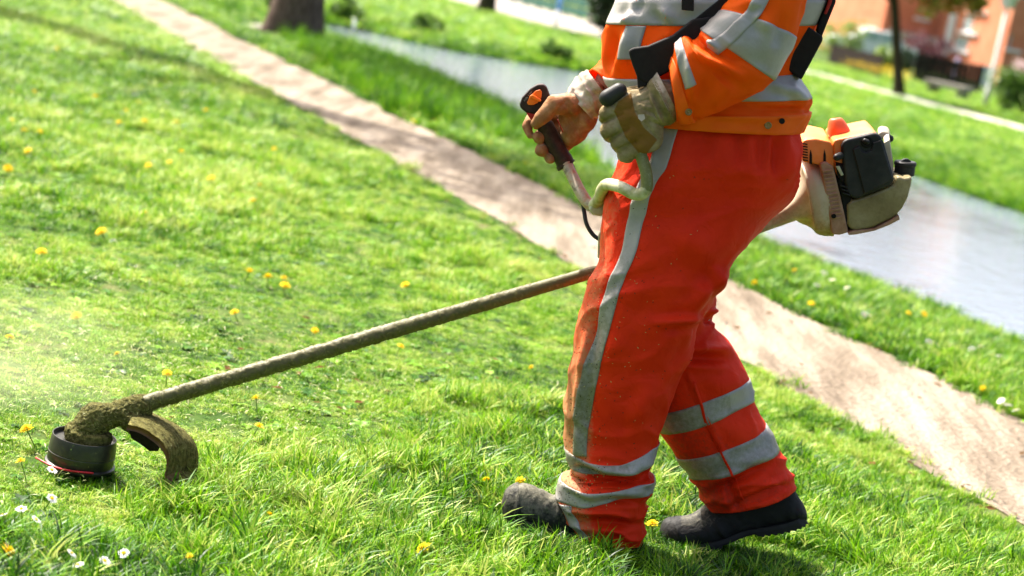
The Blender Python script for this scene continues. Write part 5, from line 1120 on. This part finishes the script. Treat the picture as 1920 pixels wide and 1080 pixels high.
bollard('marker_post', 663, 54, 18, 6, M_WHITE, 'small white marker post at the far water line', 'post')
bollard('marker_post', 1786, 160, 52, 10, M_LAV, 'faded lavender post standing before the garden fence', 'post')
def lamp():
    b = gp(1845, 204); t = empty('street_lamp', tuple(b), 'pale grey street lamp with a boxy lantern beside the footpath', 'street lamp')
    m = MB(); m.tube([b, b + [0,0,.5], b + [0,0,.52], b + [0,0,2.55]], [.075, .07, .05, .045], 14); m.build('pole', pm('pale_grey_paint', [(.45,.46,.45),(.55,.56,.54)], rough=.5), t)
    z = 2.55; m = MB(); m.tube([b + [0,0,z], b + [0,0,z+.28]], [.15, .22], 4); m.build('lantern', pm('lantern_glass', [(.4,.46,.48),(.5,.56,.58)], rough=.15, spec=.6), t, smooth=False)
    m = MB(); m.tube([b + [0,0,z+.284], b + [0,0,z+.33], b + [0,0,z+.42]], [.27, .27, .08], 4); m.build('lantern_cap', M_WHITE, t, smooth=False)
lamp()
def bench():
    a, b_ = gp(1738, 176), gp(1812, 192); c = (a + b_) / 2; t = empty('stone_bench', tuple(c), 'long pale stone slab bench before the garden fence', 'bench'); d = b_ - a; L_ = np.linalg.norm(d); d /= L_; n = np.array([-d[1], d[0], 0])
    def bx(s0, s1, w_, z0, z1, name):
        V = [(c + d*s + n*q)[:2].tolist() + [z] for z in (z0, z1) for s, q in ((s0,-w_),(s1,-w_),(s1,w_),(s0,w_))]; m = MB(); m.add(V, [(0,3,2,1),(4,5,6,7),(0,1,5,4),(1,2,6,5),(2,3,7,6),(3,0,4,7)]); m.build(name, M_PALE, t, bevel=.01)
    bx(-L_/2, L_/2, .28, .26, .40, 'seat'); bx(-L_*.42, -L_*.32, .22, 0, .258, 'leg'); bx(L_*.32, L_*.42, .22, 0, .258, 'leg')
bench()
def panel():
    b = gp(1841, 176); t = empty('white_board', tuple(b), 'white panel standing at the right end of the garden fence', 'panel'); m = MB(); m.box((b[0]-.28, b[1]-.02, .25), (b[0]+.28, b[1]+.02, .95)); m.build('board', M_WHITE, t, bevel=.008)
    for s in (-.22, .22): m = MB(); m.tube([b + [s, .05, 0], b + [s, .05, .9]], .022, 8); m.build('leg', M_FENCE, t)
panel()
M_TEAL = pm('teal_paint', [(.015,.085,.068),(.025,.12,.098)], scale=5, rough=.45)
def railing():
    a, b_ = gp(935, 0), gp(1108, 42); t = empty('bridge_railing', tuple((a + b_) / 2), 'teal railing of wide horizontal boards along the pale paving', 'railing'); d = b_ - a; L_ = np.linalg.norm(d); d /= L_; n = np.array([-d[1], d[0], 0])
    for z in (.12, .42, .72):
        V = [(p + n*q)[:2].tolist() + [zz] for zz in (z, z + .20) for p, q in ((a,-.02),(b_,-.02),(b_,.02),(a,.02))]; m = MB(); m.add(V, [(0,3,2,1),(4,5,6,7),(0,1,5,4),(1,2,6,5),(2,3,7,6),(3,0,4,7)]); m.build('board', M_TEAL, t, smooth=False)
    for i in range(8):
        p = a + d * L_ * i / 7 + n * .075; m = MB(); m.tube([p, p + [0, 0, 1.05]], .045, 10); m.build('post', M_TEAL, t)
railing()
def paving():
    pts = PAVE
    V = [gp(*p) for p in pts]; V = [(v[0], v[1], .012) for v in V]; tag(mk('paved_path', V, [tuple(range(len(V)))], M_PALE, smooth=False), kind='structure', label='pale paved path beside the teal railing')
paving()
def stone(px, py, r, label):
    b = gp(px, py); bm = bmesh.new(); bmesh.ops.create_icosphere(bm, subdivisions=3, radius=1)
    for v in bm.verts: v.co = Vector((v.co.x * r, v.co.y * r * .8, max(v.co.z, -.3) * r * .6)) * (1 + .18 * float(vnoise([[v.co.x * 2 + px, v.co.y * 2, v.co.z * 2]], 1, 3, 2)[0]))
    me = bpy.data.meshes.new('stone'); bm.to_mesh(me); bm.free(); o = put('stone', me, None, [M_PALE]); o.location = b; tag(o, label, 'stone')
stone(486, 62, .17, 'pale stone lying against the thick tree trunk'); stone(470, 55, .10, 'smaller pale stone left of the thick tree trunk')
# yellow flower bed in front of the far shrubs
def flower_bed():
    rg = np.random.default_rng(9); N = 800; p = []
    for _ in range(N):
        t = rg.random(); x, y = 1580 + 120 * t, 128 + 34 * t; p.append(gp(x + rg.normal(0, 6), y + rg.normal(0, 5)))
    m = MB()
    for q in p:
        r, z = .06, rg.uniform(.22, .42); m.add([q + [r*math.cos(a), r*math.sin(a), z + .02*math.sin(3*a)] for a in (0,1.05,2.1,3.14,4.19,5.24)], [(0,1,2,3,4,5)])
    tag(m.build('yellow_flowers', M_YEL, None, smooth=False), label='band of yellow flowers before the far garden fence', kind='stuff')
M_YEL = pm('dandelion_yellow', [(.80,.54,.008),(.86,.66,.015)], scale=200, rough=.8, spec=.15, trans=.3)
M_PETAL = pm('daisy_white', [(.72,.72,.70),(.82,.82,.80)], scale=200, rough=.7, spec=.2, trans=.3)
M_STEM = pm('flower_stem', [(.10,.20,.03),(.16,.27,.05)], scale=60, rough=.6, trans=.2)
flower_bed()

# ================================================================== flowers in the lawn
def petals(name, rings, mat, nseed):
    r = random.Random(nseed); V, F = [], []
    for (n, r0, r1, z0, z1, w_) in rings:
        for i in range(n):
            a = i * 6.28318 / n + r.uniform(-.12, .12); q = r.uniform(.85, 1.12); c, s = math.cos(a), math.sin(a); k = len(V); zz = r.uniform(-.0008, .0008)
            for rad, z, ww in ((r0, z0, w_ * .5), ((r0 + r1 * q) * .5, (z0 + z1) * .5 + .001, w_), (r1 * q, z1 + zz, w_ * .55)):
                V += [(rad*c - ww*s, rad*s + ww*c, z), (rad*c + ww*s, rad*s - ww*c, z)]
            F += [(k, k+1, k+3, k+2), (k+2, k+3, k+5, k+4)]
    me = bpy.data.meshes.new(name); me.from_pydata(V, [], F); me.materials.append(mat); me.update(); return me
ME_D = petals('flower_head', [(22,.002,.0150,0,.001,.0014),(20,.0015,.0125,.002,.005,.0014),(16,.001,.0085,.004,.008,.0013),(10,.0005,.005,.006,.0095,.0012)], M_YEL, 1)
ME_W = petals('petal_ring', [(17,.003,.0125,0,.0015,.0019),(12,.003,.011,.0006,.002,.0017)], M_PETAL, 2)
ME_C = petals('flower_centre', [(12,.0,.0042,.002,.0024,.0012),(8,.0,.003,.003,.0036,.001)], M_YEL, 3)
_m = MB(); _m.tube([(0,0,-.075), (.003,.002,-.04), (0,0,.0005)], [.0016,.0014,.0015], 6); ME_S = bpy.data.meshes.new('stem'); ME_S.from_pydata([tuple(map(float, v)) for v in _m.V], [], _m.F); ME_S.materials.append(M_STEM)
DAND = [(106,92),(64,172),(178,182),(236,208),(223,230),(271,227),(331,230),(386,207),(260,192),(340,285),(514,280),(53,283),(22,226),(45,245),(75,247),(15,316),(318,305),(278,311),(487,348),(396,335),
        (475,378),(269,400),(190,435),(467,510),(503,520),(532,523),(534,536),(78,473),(143,593),(18,633),(590,620),(440,586),(220,664),(313,700),(751,650),(997,690),(760,535),(480,748),(485,800),(815,225),(919,268),(985,307),(1490,508),(1415,530),(1521,570),(1703,588),(1732,590),(1843,728),(775,228),
        (50,805),(12,1035),(505,965),(795,1028),(975,902),(1223,983),(912,900),(355,1043),(39,865)]
OWN = {(50,805): 'open yellow dandelion just left of the black trimmer spool', (12,1035): 'large open dandelion in the corner beside the daisies', (795,1028): 'dandelion standing in the tall grass before the forward boot',
       (975,902): 'dandelion directly behind the toe of the forward boot', (1223,983): 'half hidden dandelion in the grass between the two boots', (912,900): 'orange tinted dandelion left of the forward boot', (505,965): 'small dandelion bud in the long grass right of the guard',
       (355,1043): 'closed yellow bud in the short grass below the guard', (39,865): 'wilted dandelion by the red cutting line', (480,748): 'dandelion in the grass just under the caked shaft', (485,800): 'dandelion in the uncut grass right of the brown guard', (751,650): 'dandelion in the lawn under the middle of the shaft',
       (997,690): 'dandelion near the shaft in front of the trousers', (143,593): 'lone dandelion in the mown grass behind the gear head', (467,510): 'leftmost dandelion of the tight cluster above the shaft', (1843,728): 'dandelion on the near bank beside the white flowers', (514,280): 'dandelion nearest the path in the upper lawn'}
def region(px, py):
    if px > 1300: return 'dandelion on the grass strip between the path and the pond'
    if px > 700 and py < 330: return 'dandelion in the grass between the path and the reeds'
    if 490 < px < 560 and 500 < py < 560: return 'dandelion in the tight cluster above the shaft'
    if py < 350 and px < 120: return 'blurred dandelion near the left edge of the upper lawn'
    if py < 260: return 'blurred dandelion in the yellow scatter of the upper lawn'
    if py < 400: return 'blurred dandelion in the middle of the sloping lawn'
    return 'dandelion dotted in the pale mown lawn behind the shaft'
def flower(kind, meshes, px, py, h, sc, label, cat, group, i):
    b = gp(px, py, h); t = empty(kind, tuple(b), label, cat, group); r = random.Random(i * 7 + 1); t.rotation_euler = (r.uniform(-.35, .35) + .5, r.uniform(-.3, .3), r.uniform(0, 6.28)); t.scale = (sc,) * 3
    for nm, me in meshes:
        o = bpy.data.objects.new(nm, me); COL.objects.link(o); o.parent = t
ORD = ['leftmost', 'second from the left', 'third from the left', 'fourth from the left', 'fifth from the left', 'sixth from the left', 'seventh from the left', 'eighth from the left', 'ninth from the left', 'tenth from the left', 'eleventh from the left', 'rightmost']
def numbered(pts, own, reg):
    out = {}; g = {}
    for p in pts:
        if p in own: out[p] = own[p]
        else: g.setdefault(reg(*p), []).append(p)
    for k, v in g.items():
        v.sort()
        for i, p in enumerate(v): out[p] = k if len(v) == 1 else '%s, %s' % (k, 'rightmost' if i == len(v) - 1 else ORD[i])
    return out
DLAB = numbered(DAND, OWN, region)
for i, (x, y) in enumerate(DAND):
    s = 1.15 if y > 600 else 1.55
    s *= {(12,1035): 1.35, (50,805): 1.05, (355,1043): .5, (505,965): .6, (39,865): .7}.get((x, y), random.Random(i).uniform(.7, 1.05))
    flower('dandelion', [('flower_head', ME_D), ('stem', ME_S)], x, y, .055 if y < 400 else .042 if y < 700 else .05, s, DLAB[(x, y)], 'dandelion', 'dandelions in the grass', i)
DAIS = [(97,935),(40,955),(5,967),(67,975),(133,1038),(147,1060),(232,1038),(97,882),(196,1052),(1620,590),(1545,512),(1560,525),(1532,535),(1588,540),(1742,641),(1758,648),(1822,655),(1838,650),(1872,668),(1890,760),(1905,770),(1877,752),(1630,592),(315,192),(347,200),(476,275)]
DOWN = {(97,935): 'white daisy standing in front of the trimmer spool', (40,955): 'white daisy between the spool and the left edge', (5,967): 'white daisy cut by the left edge below the red line', (67,975): 'white daisy with a drooping head below its neighbours at the left', (133,1038): 'large white daisy near the bottom left', (147,1060): 'white daisy lowest in the bottom left', (232,1038): 'white daisy in the short grass below the guard', (97,882): 'white daisy touching the foot of the trimmer spool', (196,1052): 'pale daisy lying in the short grass near the bottom', (476,275): 'lone white daisy beside the nearest dandelion to the path'}
WLAB = numbered(DAIS, DOWN, lambda x, y: 'white daisy in the patch at the path corner' if y > 740 else 'white daisy on the grassy bank beyond the path' if x > 1300 else 'blurred white daisy among the upper dandelions')
for i, (x, y) in enumerate(DAIS):
    flower('daisy', [('petal_ring', ME_W), ('flower_centre', ME_C), ('stem', ME_S)], x, y, .048 if y > 800 else .06, 1.0 if y > 800 else 1.4, WLAB[(x, y)], 'daisy', 'daisies in the grass', i + 100)
# brown scraps and dead leaves at the edges of the path
def litter():
    r = random.Random(14); V, F = [], []
    for _ in range(520):
        t = r.uniform(-3, 9); sd = r.choice((-1, -1, 1)); q = sd * (.47 + abs(r.gauss(0, .12))) if r.random() < .8 else r.uniform(-.45, .45); a = np.array([1.92, 6.85]) + t * np.array([-.365, .931]) + q * np.array([.931, .365])
        if r.random() < .25: a = np.array([r.uniform(-.9, 1.5), r.uniform(4.4, 7)])
        c = np.array([a[0], a[1], float(height([a])[0]) + r.uniform(.012, .022)]); d = r.uniform(0, 6.28); l = r.uniform(.006, .026); k = len(V); u_ = np.array([math.cos(d), math.sin(d), r.uniform(-.3, .3)]) * l; v_ = np.array([-math.sin(d), math.cos(d), r.uniform(-.3, .3)]) * l * .5
        V += [c - u_, c + v_ + [0, 0, .004], c + u_, c - v_]; F += [(k, k+1, k+2), (k, k+2, k+3)]
    tag(mk('leaf_litter', V, F, pm('dead_leaf', [(.04,.018,.006),(.085,.042,.014),(.15,.085,.035)], scale=60, rough=.95, spec=.05), smooth=False), label='brown dead leaf scraps scattered along the edges of the dirt path', kind='stuff')
litter()
